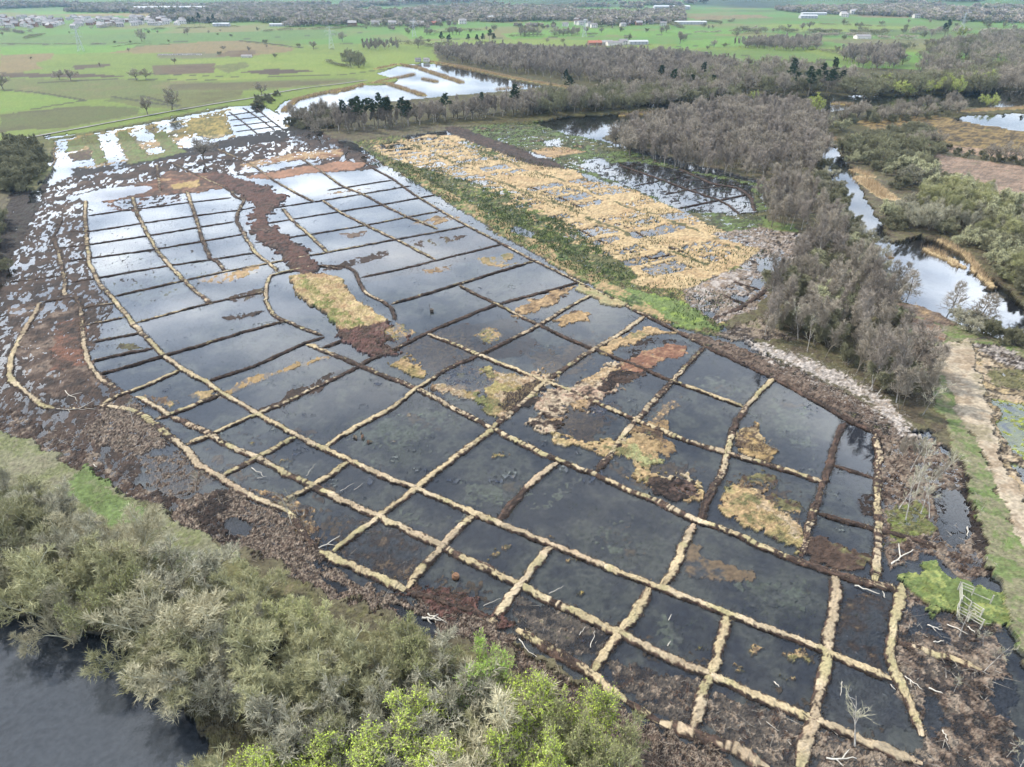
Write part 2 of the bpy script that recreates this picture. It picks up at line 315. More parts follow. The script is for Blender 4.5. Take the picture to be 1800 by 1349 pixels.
for p in [[(145, 242), (166, 238), (190, 284), (168, 292)], [(205, 234), (222, 230), (258, 274), (224, 282)], [(268, 236), (288, 232), (316, 262), (292, 268)], [(222, 282), (320, 262), (330, 268), (230, 290)], [(120, 250), (145, 244), (150, 262), (118, 268)]]:
    zone(p, [MOSS, GREEN, OLIVE, MOSS], base=.3, amp=.15, s=.5, warp=1.5)
zone([(335, 212), (385, 204), (408, 236), (370, 246), (330, 228)], [TAN, OLIVE, STRAW, BROWN], base=.25, amp=.12, warp=2)
zone([(120, 272), (160, 262), (160, 280), (128, 284)], [TAN, BROWN, OLIVE], base=.25, amp=.12, warp=1.5)
zone([(70, 238), (95, 250), (90, 300), (70, 340), (30, 330), (20, 260)], [DGREEN, OLIVE, GREEN], base=.5, amp=.1)
for p in [[(84, 286), (125, 284), (123, 292), (84, 294)], [(52, 340), (75, 330), (70, 355), (50, 360)], [(68, 320), (100, 316), (98, 322), (66, 326)]]:
    zone(p, [WET, SILT], base=-.35, amp=.1, warp=.8)
# red and orange cut peat
zone([(180, 352), (182, 338), (260, 322), (300, 300), (380, 305), (440, 322), (410, 330), (380, 332), (300, 345), (262, 352), (240, 372), (200, 368)], [RED, ORANGE, BROWN, RED, TAN, PEAT], base=.18, amp=.16, s=.3, cs=.12, warp=2.5, stretch=(.5, .15))
zone([(430, 312), (520, 296), (600, 284), (645, 288), (625, 299), (540, 305), (480, 318)], [RED, ORANGE, (.30, .16, .10), BROWN], base=.2, amp=.12, s=.3, cs=.12, warp=2)
zone([(420, 290), (520, 268), (600, 262), (600, 275), (500, 284), (430, 298)], [BROWN, PINK, TAN, RED, PEAT], base=.08, amp=.26, s=.3, cs=.1, warp=2)
zone([(424, 300), (520, 284), (560, 280), (540, 288), (440, 304)], [WET, SILT], base=-.25, amp=.16, warp=1.5)
zone([(300, 326), (350, 318), (354, 328), (306, 333)], [(.30, .22, .07), TAN], base=.25, amp=.08, warp=1.2)
zone([(200, 352), (320, 340), (330, 352), (260, 368), (215, 370)], [BLACK, PEAT, RED], base=-.02, amp=.26, s=.4)
zone([(137, 344), (180, 333), (256, 326), (268, 331), (256, 338), (205, 350), (150, 356)], [(.2, .14, .11)], base=-.35, amp=.04, warp=.4)
# the dark peat causeway
zone([(375, 300), (430, 318), (470, 328), (502, 348), (488, 366), (468, 386), (492, 408), (530, 430), (560, 468), (560, 490), (515, 482), (480, 448), (444, 410), (434, 386), (452, 364), (430, 345), (395, 330), (360, 318)],
     [PEAT, BROWN, (.10, .05, .038), PEAT, (.17, .11, .085)], base=.3, amp=.28, s=.4, cs=.25, warp=3.2, ws=.22)
zone([(585, 583), (640, 570), (682, 566), (714, 585), (740, 604), (720, 622), (660, 628), (620, 612), (600, 596)], [PEAT, BROWN, (.12, .06, .05), PINK], base=.32, amp=.3, s=.6, cs=.5, warp=1.6, ws=.4)
# straw-coloured island
zone([(508, 488), (545, 482), (592, 487), (614, 510), (640, 535), (684, 562), (655, 572), (600, 582), (572, 553), (534, 530), (518, 508)], [TAN, (.36, .29, .13), STRAW, (.3, .19, .1), PALE], base=.5, amp=.3, s=.5, cs=.35, warp=1.6, ws=.3)
zone([(520, 488), (536, 486), (565, 520), (640, 572), (606, 582), (575, 552), (540, 520)], [OLIVE, (.28, .24, .1), MOSS, TAN], base=.55, amp=.3, s=.6, cs=.6, warp=1.5, keep=-.15)
# islands and mats between the bunds
M1 = dict(base=.2, amp=.17, s=.5, cs=.22, warp=2.3, ws=.25, contrast=1.4, fine=.4)
zone([(680, 645), (720, 615), (770, 600), (792, 610), (762, 625), (766, 650), (746, 668), (700, 655)], [OLIVE, (.26, .19, .08), TAN, OLIVE], **M1)
zone([(760, 680), (810, 660), (850, 643), (885, 660), (930, 660), (985, 632), (1030, 622), (990, 658), (960, 676), (918, 702), (888, 738), (850, 712), (800, 698)], [OLIVE, (.28, .2, .09), PALE, (.3, .2, .12), PEAT, TAN], **M1)
zone([(800, 662), (858, 646), (880, 668), (900, 690), (850, 690)], [OLIVE, (.3, .25, .1), TAN], **M1)
zone([(820, 690), (860, 700), (890, 715), (880, 735), (840, 710)], [MOSS, OLIVE, TAN], **M1)
zone([(890, 692), (960, 668), (940, 705), (885, 735)], [BLACK, PEAT, BROWN], **M1)
zone([(945, 700), (985, 678), (1030, 668), (1080, 640), (1110, 622), (1125, 640), (1105, 672), (1060, 700), (1045, 728), (1000, 748), (962, 772), (932, 745)], [PEAT, BROWN, PALE, (.30, .2, .14), PEAT, BROWN], **M1)
zone([(1080, 640), (1130, 620), (1150, 640), (1120, 668), (1070, 690), (1045, 680)], [PEAT, BROWN, BLACK, (.1, .06, .04)], base=.1, amp=.2, s=.8, cs=.4, warp=2.5)
zone([(1040, 700), (1085, 700), (1070, 740), (1035, 745)], [PEAT, BROWN, WET, PINK], base=0, amp=.2, s=.8, cs=.4, warp=3)
zone([(1100, 745), (1160, 735), (1185, 790), (1170, 815), (1110, 770)], [TAN, (.24, .16, .08), BROWN, OLIVE], base=.1, amp=.18, s=.6, cs=.3, warp=2.5)
zone([(1270, 845), (1350, 830), (1370, 870), (1420, 905), (1300, 880)], [TAN, OLIVE, BROWN, WET], base=.06, amp=.18, s=.6, cs=.3, warp=3)
zone([(740, 640), (850, 650), (860, 700), (800, 690)], [OLIVE, WET, TAN], base=-.04, amp=.2, s=.7, cs=.3, warp=3)
zone([(1020, 668), (1090, 635), (1085, 655), (1040, 680)], [PALE, TAN, PINK], **M1)
zone([(965, 735), (1035, 702), (1040, 715), (1000, 740)], [PALE, PINK, TAN], **M1)
zone([(1090, 640), (1130, 618), (1170, 604), (1210, 608), (1204, 622), (1160, 634), (1130, 655), (1095, 655)], [BROWN, ORANGE, RED, (.24, .13, .08), TAN, PEAT], base=.1, amp=.16, s=.5, cs=.4, warp=1.6)
zone([(1050, 612), (1080, 596), (1150, 576), (1190, 582), (1140, 594), (1085, 616), (1060, 625)], [OLIVE, TAN, (.3, .22, .12)], **M1)
zone([(1090, 618), (1150, 592), (1200, 596), (1215, 608), (1150, 604), (1110, 622)], [BLACK, PEAT, BROWN], base=-.02, amp=.25, s=.6, warp=1.5)
zone([(900, 545), (958, 516), (1012, 503), (1000, 520), (960, 545), (905, 558)], [BROWN, TAN, (.2, .13, .07), PEAT], **M1)
zone([(976, 560), (1010, 545), (1040, 553), (1030, 566), (985, 573)], [TAN, (.3, .2, .1), BROWN], **M1)
zone([(975, 760), (1030, 768), (1085, 780), (1100, 762), (1150, 775), (1166, 800), (1160, 822), (1205, 842), (1238, 855), (1230, 885), (1180, 878), (1130, 850), (1088, 806), (1040, 788), (990, 778)], [OLIVE, TAN, (.3, .23, .11), PALE, OLIVE], **M1)
zone([(1125, 840), (1175, 835), (1235, 855), (1235, 885), (1190, 885), (1150, 865)], [PEAT, BROWN, BLACK, (.11, .07, .055)], **M1)
zone([(1098, 765), (1145, 768), (1160, 795), (1150, 802), (1110, 788)], [TAN, (.26, .18, .09), STRAW], **M1)
zone([(1100, 778), (1165, 812), (1165, 830), (1110, 800)], [PALE, (.3, .3, .14), OLIVE], **M1)
zone([(1296, 762), (1328, 742), (1345, 780), (1376, 800), (1372, 822), (1330, 812), (1290, 795)], [TAN, (.32, .22, .10), BROWN, STRAW], **M1)
zone([(1255, 875), (1275, 858), (1300, 840), (1330, 858), (1348, 888), (1400, 915), (1432, 935), (1420, 966), (1392, 968), (1340, 932), (1290, 916)], [OLIVE, TAN, (.28, .22, .1), OLIVE, BROWN], **M1)
zone([(1290, 850), (1330, 835), (1345, 865), (1330, 880)], [TAN, BROWN, STRAW], **M1)
zone([(1330, 885), (1360, 890), (1420, 930), (1400, 940)], [PALE, TAN], **M1)
zone([(1420, 945), (1480, 955), (1530, 982), (1545, 1005), (1500, 1003), (1440, 988), (1405, 972)], [PEAT, BROWN, BROWN, OLIVE], **M1)
zone([(1500, 880), (1540, 870), (1540, 905), (1515, 905)], [BLACK, PEAT, BROWN], base=.02, amp=.25, s=.9, warp=1.2)
zone([(622, 772), (640, 755), (680, 748), (672, 764), (650, 778)], [(.05, .03, .02), ORANGE, PALE, BROWN], base=.5, amp=.35, s=1, cs=.8, warp=.8)
zone([(1140, 745), (1175, 700), (1190, 710), (1160, 740)], [SILT, TAN, OLIVE], base=-.03, amp=.15, s=1, warp=1.5)
for p, c in [([(338, 492), (400, 478), (456, 466), (452, 480), (382, 500)], [OLIVE, TAN, PEAT]), ([(395, 522), (466, 504), (466, 520), (420, 532)], [OLIVE, BROWN, PEAT]), ([(353, 698), (450, 660), (550, 630), (580, 628), (480, 662), (382, 702)], [TAN, (.25, .17, .08), OLIVE]),
             ([(430, 738), (470, 715), (540, 675), (600, 648), (565, 690), (480, 718)], [PEAT, BROWN]), ([(560, 478), (620, 455), (690, 438), (680, 450), (600, 474)], [PEAT, BROWN]), ([(550, 345), (600, 336), (670, 328), (600, 340)], [TAN, BROWN]), ([(590, 412), (650, 405), (640, 416), (610, 420)], [BROWN, PINK]),
             ([(744, 475), (800, 464), (790, 475), (752, 482)], [TAN, BROWN]), ([(840, 456), (900, 446), (905, 455), (872, 464), (920, 462), (880, 470), (850, 466)], [TAN, OLIVE]), ([(720, 428), (760, 418), (830, 412), (800, 425), (740, 436)], [PEAT, BROWN, OLIVE]),
             ([(200, 605), (240, 600), (260, 612), (210, 616)], [PEAT, OLIVE]), ([(390, 560), (460, 545), (470, 550), (400, 566)], [PEAT, BROWN]), ([(340, 690), (370, 684), (372, 700), (345, 702)], [TAN, OLIVE]), ([(250, 690), (300, 700), (310, 710), (280, 712)], [BROWN, TAN]), ([(720, 395), (770, 380), (830, 378), (770, 395)], [PEAT, TAN])]:
    zone(p, c, base=.03, amp=.18, s=.5, cs=.4, warp=1.5, ws=.3, stretch=(.6, .2))
for p in [(700, 585, 30), (860, 590, 26), (870, 975, 10), (890, 962, 7), (1010, 985, 7), (500, 810, 9), (530, 770, 8), (800, 1012, 5), (440, 780, 7), (970, 945, 5), (300, 712, 9), (880, 800, 12), (1400, 1150, 26), (1330, 1140, 14), (1300, 1175, 12), (1390, 1190, 10), (1230, 1140, 8), (1120, 1080, 10), (1020, 1040, 9), (1445, 1220, 8), (660, 960, 7)]:
    a = p[2]; zone([(p[0] - a, p[1]), (p[0], p[1] - a * .6), (p[0] + a, p[1]), (p[0], p[1] + a * .6)], [(.33, .22, .07), OLIVE, TAN, BROWN], base=.02, amp=.14, s=1.2, cs=.9, warp=1.0, ws=.9)
# drowned straw mats just under the surface
zone([(1200, 985), (1225, 950), (1260, 985), (1330, 1000), (1310, 1020), (1250, 1025), (1205, 1010)], [(.22, .13, .06), TAN, SILT, VEG], base=-.07, amp=.08, s=.8, cs=.4, warp=2)
for p in [[(560, 760), (760, 690), (850, 720), (700, 810)], [(800, 830), (1000, 830), (900, 900), (790, 890)], [(1000, 930), (1100, 900), (1150, 980), (1090, 1010)], [(1260, 1010), (1440, 1000), (1450, 1100), (1300, 1080)], [(1130, 1060), (1240, 1080), (1230, 1160), (1120, 1140)], [(700, 870), (800, 940), (760, 950), (680, 910)], [(1310, 690), (1440, 700), (1450, 800), (1380, 790)], [(1210, 640), (1330, 680), (1300, 700), (1220, 690)]]:
    zone(p, [WET, SILT, VEG, (.17, .20, .16), SILT, (.16, .13, .09), WET], base=-.2, amp=.1, s=.5, cs=.2, warp=6, ws=.08, fine=.35, feather=4)
RU = [WET, (.12, .08, .05), (.07, .05, .04), (.16, .11, .06), WET, (.10, .09, .06)]
for p in [[(300, 760), (420, 800), (520, 880), (400, 850)], [(520, 880), (640, 900), (740, 980), (640, 1020), (560, 960)], [(730, 1000), (860, 1010), (900, 1090), (760, 1050)], [(930, 1040), (1080, 1110), (1050, 1170), (960, 1130)], [(1090, 1150), (1230, 1200), (1220, 1270)], [(1250, 1200), (1420, 1270), (1400, 1340), (1260, 1290)], [(1460, 1040), (1570, 1060), (1560, 1170), (1460, 1130)], [(1450, 1170), (1600, 1220), (1600, 1320), (1450, 1270)], [(440, 740), (540, 780), (500, 800)], [(980, 700), (1100, 730), (1060, 800), (960, 770)], [(1130, 700), (1180, 690), (1150, 760), (1110, 760)], [(1080, 790), (1250, 800), (1240, 850), (1150, 850)], [(1260, 820), (1420, 860), (1400, 900), (1300, 880)], [(900, 620), (1080, 580), (1040, 660), (960, 680)], [(640, 600), (820, 570), (860, 620), (760, 670)]]:
    zone(p, RU, base=-.15, amp=.16, s=.8, cs=.3, warp=5, ws=.1, fine=.4, feather=4)
# brushwood and brown litter on the near and left margins
LT = [BLACK, PINK, BROWN, LITTER, PEAT, BROWN, LITTER, BLACK]
LM = dict(base=.12, amp=.26, s=.9, cs=.9, warp=2, ws=.4, contrast=1.4, fine=.5)
zone([(135, 762), (165, 735), (180, 708), (240, 712), (286, 757), (282, 790), (245, 805), (200, 792), (165, 772)], LT, **LM)
zone([(240, 800), (290, 800), (320, 790), (380, 845), (330, 870), (270, 860)], LT, base=-.02, amp=.4, s=.7, cs=.9, contrast=1.4)
zone([(300, 900), (340, 875), (400, 850), (450, 885), (515, 910), (560, 975), (640, 1030), (715, 1055), (790, 1050), (870, 1100), (920, 1140), (1000, 1190), (1050, 1225), (1180, 1290), (1330, 1349), (1300, 1450), (1150, 1380), (1000, 1290), (930, 1210), (900, 1150), (760, 1110), (640, 1070), (560, 1040), (480, 990), (380, 960), (300, 925)], LT, **LM)
zone([(320, 900), (350, 880), (385, 858), (410, 880), (380, 910), (430, 950), (380, 950)], [BLACK, PEAT, BROWN], **LM)
zone([(700, 1035), (800, 1045), (900, 1095), (860, 1110), (760, 1070)], [PEAT, BROWN, (.12, .06, .05), PEAT], **LM)
for p in [[(392, 918), (420, 912), (446, 928), (430, 945), (400, 938)], [(686, 1058), (735, 1082), (765, 1095), (760, 1122), (735, 1118), (700, 1088)], [(900, 1215), (940, 1205), (945, 1240), (915, 1250)], [(560, 1015), (590, 1018), (620, 1035), (600, 1040)]]:
    zone(p, [WET, BLACK], base=-.3, amp=.2, warp=.8, ws=.5)
zone([(600, 905), (700, 930), (760, 985), (720, 1025), (610, 990)], [WET, SILT, BROWN, TAN], base=-.12, amp=.2, s=1.1, cs=.7)
zone([(420, 850), (520, 880), (560, 930), (560, 960), (500, 905)], [PEAT, BROWN, TAN, SILT], base=-.03, amp=.26, s=1, cs=.7)
zone([(900, 1040), (980, 1075), (1080, 1110), (1060, 1160), (1000, 1150), (900, 1110)], [WET, PEAT, LITTER, OLIVE], base=-.1, amp=.25, s=1, cs=.8)
zone([(1070, 1150), (1240, 1200), (1220, 1280), (1090, 1210)], [WET, BROWN, LITTER, PEAT], base=-.06, amp=.28, s=.9, cs=.8)
zone([(1240, 1215), (1420, 1270), (1400, 1349), (1300, 1320), (1230, 1280)], [WET, BROWN, LITTER, PEAT], base=-.06, amp=.28, s=.9, cs=.8)
zone([(1430, 1275), (1610, 1345), (1620, 1420), (1410, 1420)], [PEAT, LITTER, BROWN, CHIP], base=.05, amp=.35, s=.9, cs=.9)
zone([(1480, 1040), (1570, 1060), (1570, 1180), (1460, 1140)], [WET, SILT, BROWN, TAN], base=-.12, amp=.2, s=.9, cs=.6)
zone([(1470, 1160), (1590, 1210), (1610, 1290), (1440, 1250)], [WET, SILT, VEG], base=-.14, amp=.18, s=.9, cs=.6)
zone([(1590, 1040), (1720, 1090), (1770, 1110), (1790, 1300), (1800, 1500), (1630, 1500), (1620, 1300), (1575, 1190)], [(.10, .085, .07), PEAT, PINK, LITTER, (.12, .10, .08)], base=.02, amp=.35, s=.6, cs=.6, contrast=1.3)
for p in [[(1740, 1190), (1790, 1210), (1790, 1270), (1745, 1250)], [(1600, 1060), (1640, 1080), (1680, 1140), (1600, 1120)], [(1620, 1230), (1660, 1240), (1650, 1300), (1625, 1290)]]:
    zone(p, [WET, SILT], base=-.2, amp=.25, s=.6)
# east margin: dark peat rim, pale wood chip, brash
zone([(1183, 580), (1230, 590), (1300, 612), (1400, 650), (1500, 702), (1600, 760), (1640, 800), (1600, 830), (1555, 790), (1540, 763), (1420, 697), (1290, 632)], [PEAT, BROWN, PINK, BLACK, OLIVE], base=.35, amp=.3, s=.6, cs=.6, warp=.8)
zone([(1280, 592), (1330, 600), (1420, 628), (1500, 662), (1580, 715), (1625, 770), (1640, 800), (1580, 775), (1500, 700), (1400, 655), (1330, 625)], [CHIP, LITTER, (.47, .42, .38), CHIP, PINK], base=.45, amp=.2, s=.9, cs=1.0, warp=2.6, fine=.5, feather=3)
zone([(1545, 770), (1640, 770), (1720, 860), (1750, 1000), (1700, 1030), (1640, 975), (1550, 1000)], [PEAT, BROWN, PINK, LITTER, PEAT], base=.1, amp=.4, s=.7, cs=.8, contrast=1.3)
zone([(1560, 900), (1620, 880), (1640, 940), (1560, 960)], [DGREEN, OLIVE, MOSS, PEAT], base=.1, amp=.3, s=.7, cs=.8)
zone([(1645, 858), (1700, 862), (1712, 900), (1700, 965), (1660, 960), (1640, 925)], [WET, BLACK, SILT], base=-.12, amp=.3, s=.6)
zone([(1690, 780), (1715, 830), (1730, 900), (1760, 1000), (1740, 1020), (1705, 930), (1690, 850)], [BLACK, PEAT, BROWN], base=.3, amp=.3, s=.6)
zone([(1588, 1005), (1640, 978), (1680, 1018), (1760, 1045), (1790, 1070), (1805, 1140), (1760, 1095), (1700, 1090), (1640, 1082), (1605, 1045)], [OLIVE, MOSS, GREEN, (.26, .28, .09), BRIGHT, TAN], base=.35, amp=.2, s=.4, cs=.4, warp=2)
zone([(1655, 1025), (1690, 1018), (1760, 1052), (1780, 1075), (1720, 1068), (1660, 1060)], [BRIGHT, GREEN, MOSS], base=.4, amp=.15, warp=1.5)
# flood meadow with straw and green moss
zone([(620, 250), (700, 240), (800, 262), (1000, 330), (1200, 420), (1330, 440), (1380, 470), (1300, 545), (1262, 590), (1190, 578), (1130, 545), (1040, 500), (960, 455), (880, 415), (780, 355), (680, 292)], [DGREEN, OLIVE, MOSS, DGREEN, OLIVE, BROWN, MOSS, TAN, DGREEN], base=.2, amp=.32, s=.6, cs=.2, warp=2, contrast=1.4)
zone([(650, 258), (760, 238), (815, 238), (880, 262), (1000, 300), (1150, 350), (1250, 390), (1345, 428), (1350, 450), (1300, 470), (1250, 490), (1205, 512), (1130, 500), (1090, 470), (1000, 430), (900, 365), (800, 312), (700, 285)],
     [(.27, .17, .085), TAN, (.40, .285, .15), (.43, .32, .175), TAN, OLIVE], base=.28, amp=.16, s=.3, cs=.1, warp=4, ws=.12, fine=.35)
P_m = GP([(650, 258), (760, 238), (815, 238), (880, 262), (1000, 300), (1150, 350), (1250, 390), (1330, 425), (1240, 470), (1130, 490), (1090, 470), (1000, 430), (900, 365), (800, 312), (700, 285)])
im = cull(P_m, 1); im = im[inside(X[im], Y[im], P_m)]; om = np.array(G(700, 285)); e1 = np.array(G(1090, 470)) - om; e1 /= np.linalg.norm(e1); e2 = np.array([-e1[1], e1[0]])
xm, ym = X[im] - om[0], Y[im] - om[1]; um = xm * e1[0] + ym * e1[1] + fbm(X[im] * .12, Y[im] * .12, 5, 4) * 1.6; vm = xm * e2[0] + ym * e2[1] + fbm(X[im] * .12, Y[im] * .12, 6, 4) * 2
ui, vi = np.floor(um / 9.5), np.floor(vm / 21); fu, fv = um / 9.5 - ui, vm / 21 - vi
pr_ = _h(ui, vi, 3); wet = (pr_ > .2) & (np.abs(fu - .5) < .2 + .26 * _h(ui, vi, 4)) & (np.abs(fv - .5) < .3 + .17 * _h(ui, vi, 5)) & (fbm(X[im] * .9, Y[im] * .9, 8, 4, .7) > -.30 + .5 * (1 - pr_) * (pr_ < .6))
k = im[wet]; Hh[k] = -.15 + .2 * fbm(X[k] * 1.6, Y[k] * 1.6, 9, 4, .8); Cc[k] = ramp(.5 + .6 * fbm(X[k] * .4, Y[k] * .4, 10, 4), [WET, SILT, TAN, DGREEN])
rim = im[~wet & (np.abs(vm / 21 - np.round(vm / 21)) < .035) & (fbm(X[im] * .2, Y[im] * .2, 12, 3) > -.2)]; Cc[rim] = np.array(OLIVE) * .7
for p in [[(740, 295), (900, 340), (1010, 400), (1080, 455), (1120, 490), (1040, 480), (940, 430), (840, 370), (740, 320)], [(1020, 440), (1060, 440), (1100, 480), (1070, 480)], [(810, 245), (850, 255), (890, 285), (850, 280)], [(1150, 300), (1180, 305), (1170, 315), (1150, 312)]]:
    zone(p, [DGREEN, OLIVE, DGREEN, MOSS, TAN], base=.2, amp=.4, s=.5, cs=.3, warp=3, keep=-.25)
zone([(1060, 500), (1160, 520), (1210, 535), (1262, 585), (1190, 577), (1120, 540)], [MOSS, (.2, .26, .06), GREEN, BRIGHT, OLIVE], base=.35, amp=.25, s=.5, cs=.3, warp=2)
zone([(700, 288), (800, 345), (920, 410), (1040, 478), (1130, 530), (1180, 572), (1120, 548), (1030, 498), (960, 458), (860, 400), (760, 345)], [(.19, .2, .09), MOSS, OLIVE, TAN, GREEN, DGREEN, (.26, .25, .13)], base=.35, amp=.15, s=.4, cs=.2, warp=1.2)
for p in [[(690, 300), (760, 340), (860, 398), (840, 400), (740, 345)], [(850, 405), (930, 440), (1000, 485), (985, 486), (910, 450)], [(905, 398), (940, 410), (930, 420), (900, 412)]]:
    zone(p, [WET, SILT, DGREEN], base=-.12, amp=.3, s=.6, warp=1.5)
zone([(1020, 500), (1100, 535), (1080, 540), (1010, 510)], [TAN, (.3, .26, .14), MOSS], base=.35, amp=.1)
# upper strip: dark heath, purple peat track, flooded corner
zone([(810, 225), (950, 213), (1010, 232), (1100, 262), (1200, 298), (1340, 322), (1350, 400), (1300, 420), (1200, 372), (1100, 330), (1000, 298), (890, 262)], [DGREEN, OLIVE, (.05, .05, .03), GREEN, PEAT, TAN], base=.12, amp=.34, s=.3, cs=.12, warp=2)
zone([(780, 226), (810, 225), (880, 250), (960, 275), (1000, 300), (930, 290), (860, 262), (800, 240)], [(.06, .035, .032), BROWN, PEAT, PINK], base=.3, amp=.2, s=.5, cs=.3)
zone([(930, 265), (990, 258), (1030, 268), (960, 280)], [RED, TAN, PINK], base=.25, amp=.1)
zone([(1010, 290), (1120, 285), (1200, 300), (1320, 325), (1330, 375), (1290, 378), (1200, 372), (1120, 335)], [WET, SILT, PEAT, BLACK], base=-.08, amp=.36, s=.35, cs=.3, warp=2)
for p in [[(955, 248), (985, 245), (985, 258), (960, 256)], [(1025, 282), (1060, 278), (1070, 288), (1030, 292)], [(930, 268), (960, 275), (975, 282), (940, 276)], [(1100, 320), (1150, 318), (1180, 335), (1130, 335)]]:
    zone(p, [WET, SILT], base=-.1, amp=.3, s=.5)
zone([(1340, 388), (1400, 398), (1405, 410), (1340, 405)], [MOSS, GREEN, OLIVE], base=.4, amp=.1)
zone([(1250, 412), (1330, 400), (1420, 415), (1410, 445), (1370, 500), (1330, 545), (1262, 568), (1210, 535), (1200, 512), (1300, 470), (1340, 440)], [BLACK, PEAT, LITTER, PINK, CHIP, BLACK, BROWN], base=.1, amp=.36, s=.45, cs=.4, contrast=1.3)
zone([(1200, 512), (1280, 480), (1330, 478), (1290, 500), (1240, 520)], [LITTER, CHIP, PINK, TAN], base=.3, amp=.15, cs=.7)
for p in [[(1330, 455), (1375, 452), (1365, 485), (1330, 475)], [(1325, 490), (1358, 490), (1330, 515), (1315, 505)], [(1290, 520), (1320, 522), (1300, 538)], [(1230, 545), (1262, 548), (1250, 558)]]:
    zone(p, [WET, SILT], base=-.25, amp=.2, s=.5, warp=1)
zone([(1260, 590), (1330, 560), (1400, 600), (1340, 600), (1290, 600)], [OLIVE, LITTER, PEAT, CHIP], base=.2, amp=.3, s=.6)
# near-left grassy bank with sheep-trodden ground
zone([(-100, 730), (50, 775), (140, 830), (240, 880), (330, 930), (420, 985), (450, 1050), (380, 1050), (230, 960), (120, 900), (-100, 840)], [(.17, .15, .10), (.19, .18, .11), (.15, .16, .07), (.22, .19, .14)], base=.6, amp=.15, cs=.3)
zone([(150, 830), (210, 860), (250, 890), (250, 940), (190, 915), (130, 860)], [(.14, .15, .075), GREEN, (.13, .18, .06), (.17, .16, .10)], base=.6, amp=.12, warp=2.5, wd=.6, ws=.15)
zone([(360, 970), (430, 1000), (450, 1040), (400, 1030)], [MOSS, OLIVE, (.2, .18, .11)], base=.6, amp=.12, warp=1.5)
# east track, banks and scrapes
zone([(1430, 310), (1445, 318), (1470, 365), (1500, 420), (1570, 540), (1640, 555), (1720, 585), (1830, 622), (1830, 640), (1700, 603), (1650, 612), (1690, 730), (1750, 850), (1800, 960), (1850, 1200), (1800, 1180), (1740, 985), (1700, 860), (1660, 740), (1590, 600), (1500, 440)], [(.15, .15, .07), (.13, .17, .06), (.20, .18, .11), (.13, .18, .055), (.22, .19, .12)], base=.7, amp=.12, cs=.25, warp=1.5)
zone([(1425, 320), (1440, 318), (1465, 370), (1475, 405), (1455, 385)], [BRIGHT, GREEN], base=.7, amp=.1)
zone([(1690, 602), (1740, 596), (1800, 618), (1850, 640), (1850, 632), (1760, 600)], [(.15, .12, .1), (.12, .1, .08)], base=.72, warp=.6)
zone([(1592, 562), (1640, 570), (1662, 598), (1640, 608), (1602, 590)], [PINK, ORANGE, LITTER, BROWN], base=.85, amp=.25, s=.8, cs=1, warp=1)
zone([(1560, 535), (1620, 540), (1680, 575), (1660, 580), (1600, 556)], [TAN, PINK, BROWN], base=.85, amp=.2, s=.8, warp=1)
zone([(1648, 614), (1700, 600), (1722, 640), (1743, 720), (1773, 820), (1810, 900), (1850, 1000), (1850, 1100), (1790, 960), (1735, 830), (1690, 740), (1662, 680), (1648, 640)], [(.36, .29, .20), (.29, .22, .15), (.41, .34, .25), (.26, .22, .14), (.34, .27, .19)], base=.74, amp=.1, s=.3, cs=.2, warp=1.2)
zone([(1705, 605), (1800, 640), (1900, 680), (1900, 1100), (1830, 960), (1800, 890), (1760, 800), (1735, 710)], [STRAW, (.36, .27, .18), PALE, PEAT, (.26, .2, .12), STRAW], base=.35, amp=.3, s=.5, cs=.35, contrast=1.2)
zone([(1700, 605), (1760, 612), (1830, 645), (1830, 670), (1740, 630)], [BLACK, CHIP, PEAT, LITTER], base=.5, amp=.35, s=.9, cs=1)
zone([(1740, 650), (1800, 650), (1800, 690), (1740, 680)], [PEAT, OLIVE, LITTER], base=.2, amp=.35, s=.6)
zone([(1750, 705), (1800, 715), (1850, 800), (1830, 850), (1775, 790), (1755, 740)], [WET, SILT, (.3, .33, .06), MOSS, WET, (.38, .33, .07)], base=-.04, amp=.2, s=.5, cs=.3, warp=1.5)
zone([(1780, 820), (1830, 830), (1830, 870), (1795, 860)], [(.3, .33, .06), WET, MOSS], base=-.02, amp=.2, s=.5)
# --- open water: canal, ponds, reservoir, lake
WB = dict(base=-1.0, amp=.1, s=.2, fine=.1)
zone([(1435, 248), (1470, 262), (1500, 300), (1510, 330), (1540, 380), (1555, 402), (1560, 430), (1620, 415), (1680, 438), (1740, 488), (1830, 560), (1830, 600), (1750, 600), (1690, 575), (1625, 545), (1575, 530), (1545, 492), (1528, 430), (1498, 380), (1470, 335), (1448, 290)], [WET, BLACK], warp=1.2, **WB)
zone([(940, 216), (1000, 205), (1060, 203), (1130, 196), (1200, 188), (1210, 200), (1140, 215), (1080, 235), (1050, 246), (1000, 236)], [WET, BLACK], warp=1.2, **WB)
zone([(485, 195), (500, 178), (580, 160), (640, 150), (690, 150), (700, 140), (662, 130), (700, 117), (745, 111), (800, 116), (860, 133), (955, 153), (900, 160), (800, 168), (720, 176), (640, 185), (560, 205), (500, 207)], [(.06, .06, .06)], warp=1.5, **WB)
zone([(1100, 186), (1250, 179), (1330, 168), (1500, 168), (1620, 168), (1700, 162), (1800, 158), (1800, 188), (1700, 190), (1560, 184), (1440, 200), (1380, 200), (1200, 195)], [WET, SILT], warp=1.5, **WB)
zone([(1672, 212), (1700, 204), (1830, 198), (1830, 240), (1740, 232), (1690, 230)], [WET, SILT], warp=1.2, **WB)
zone([(1470, 262), (1600, 250), (1640, 232), (1600, 225), (1500, 240)], [WET, TAN, BROWN], base=-.1, amp=.3, s=.3)
zone([(-30, 280), (15, 280), (20, 296), (-30, 300)], [WET], warp=1, **WB)
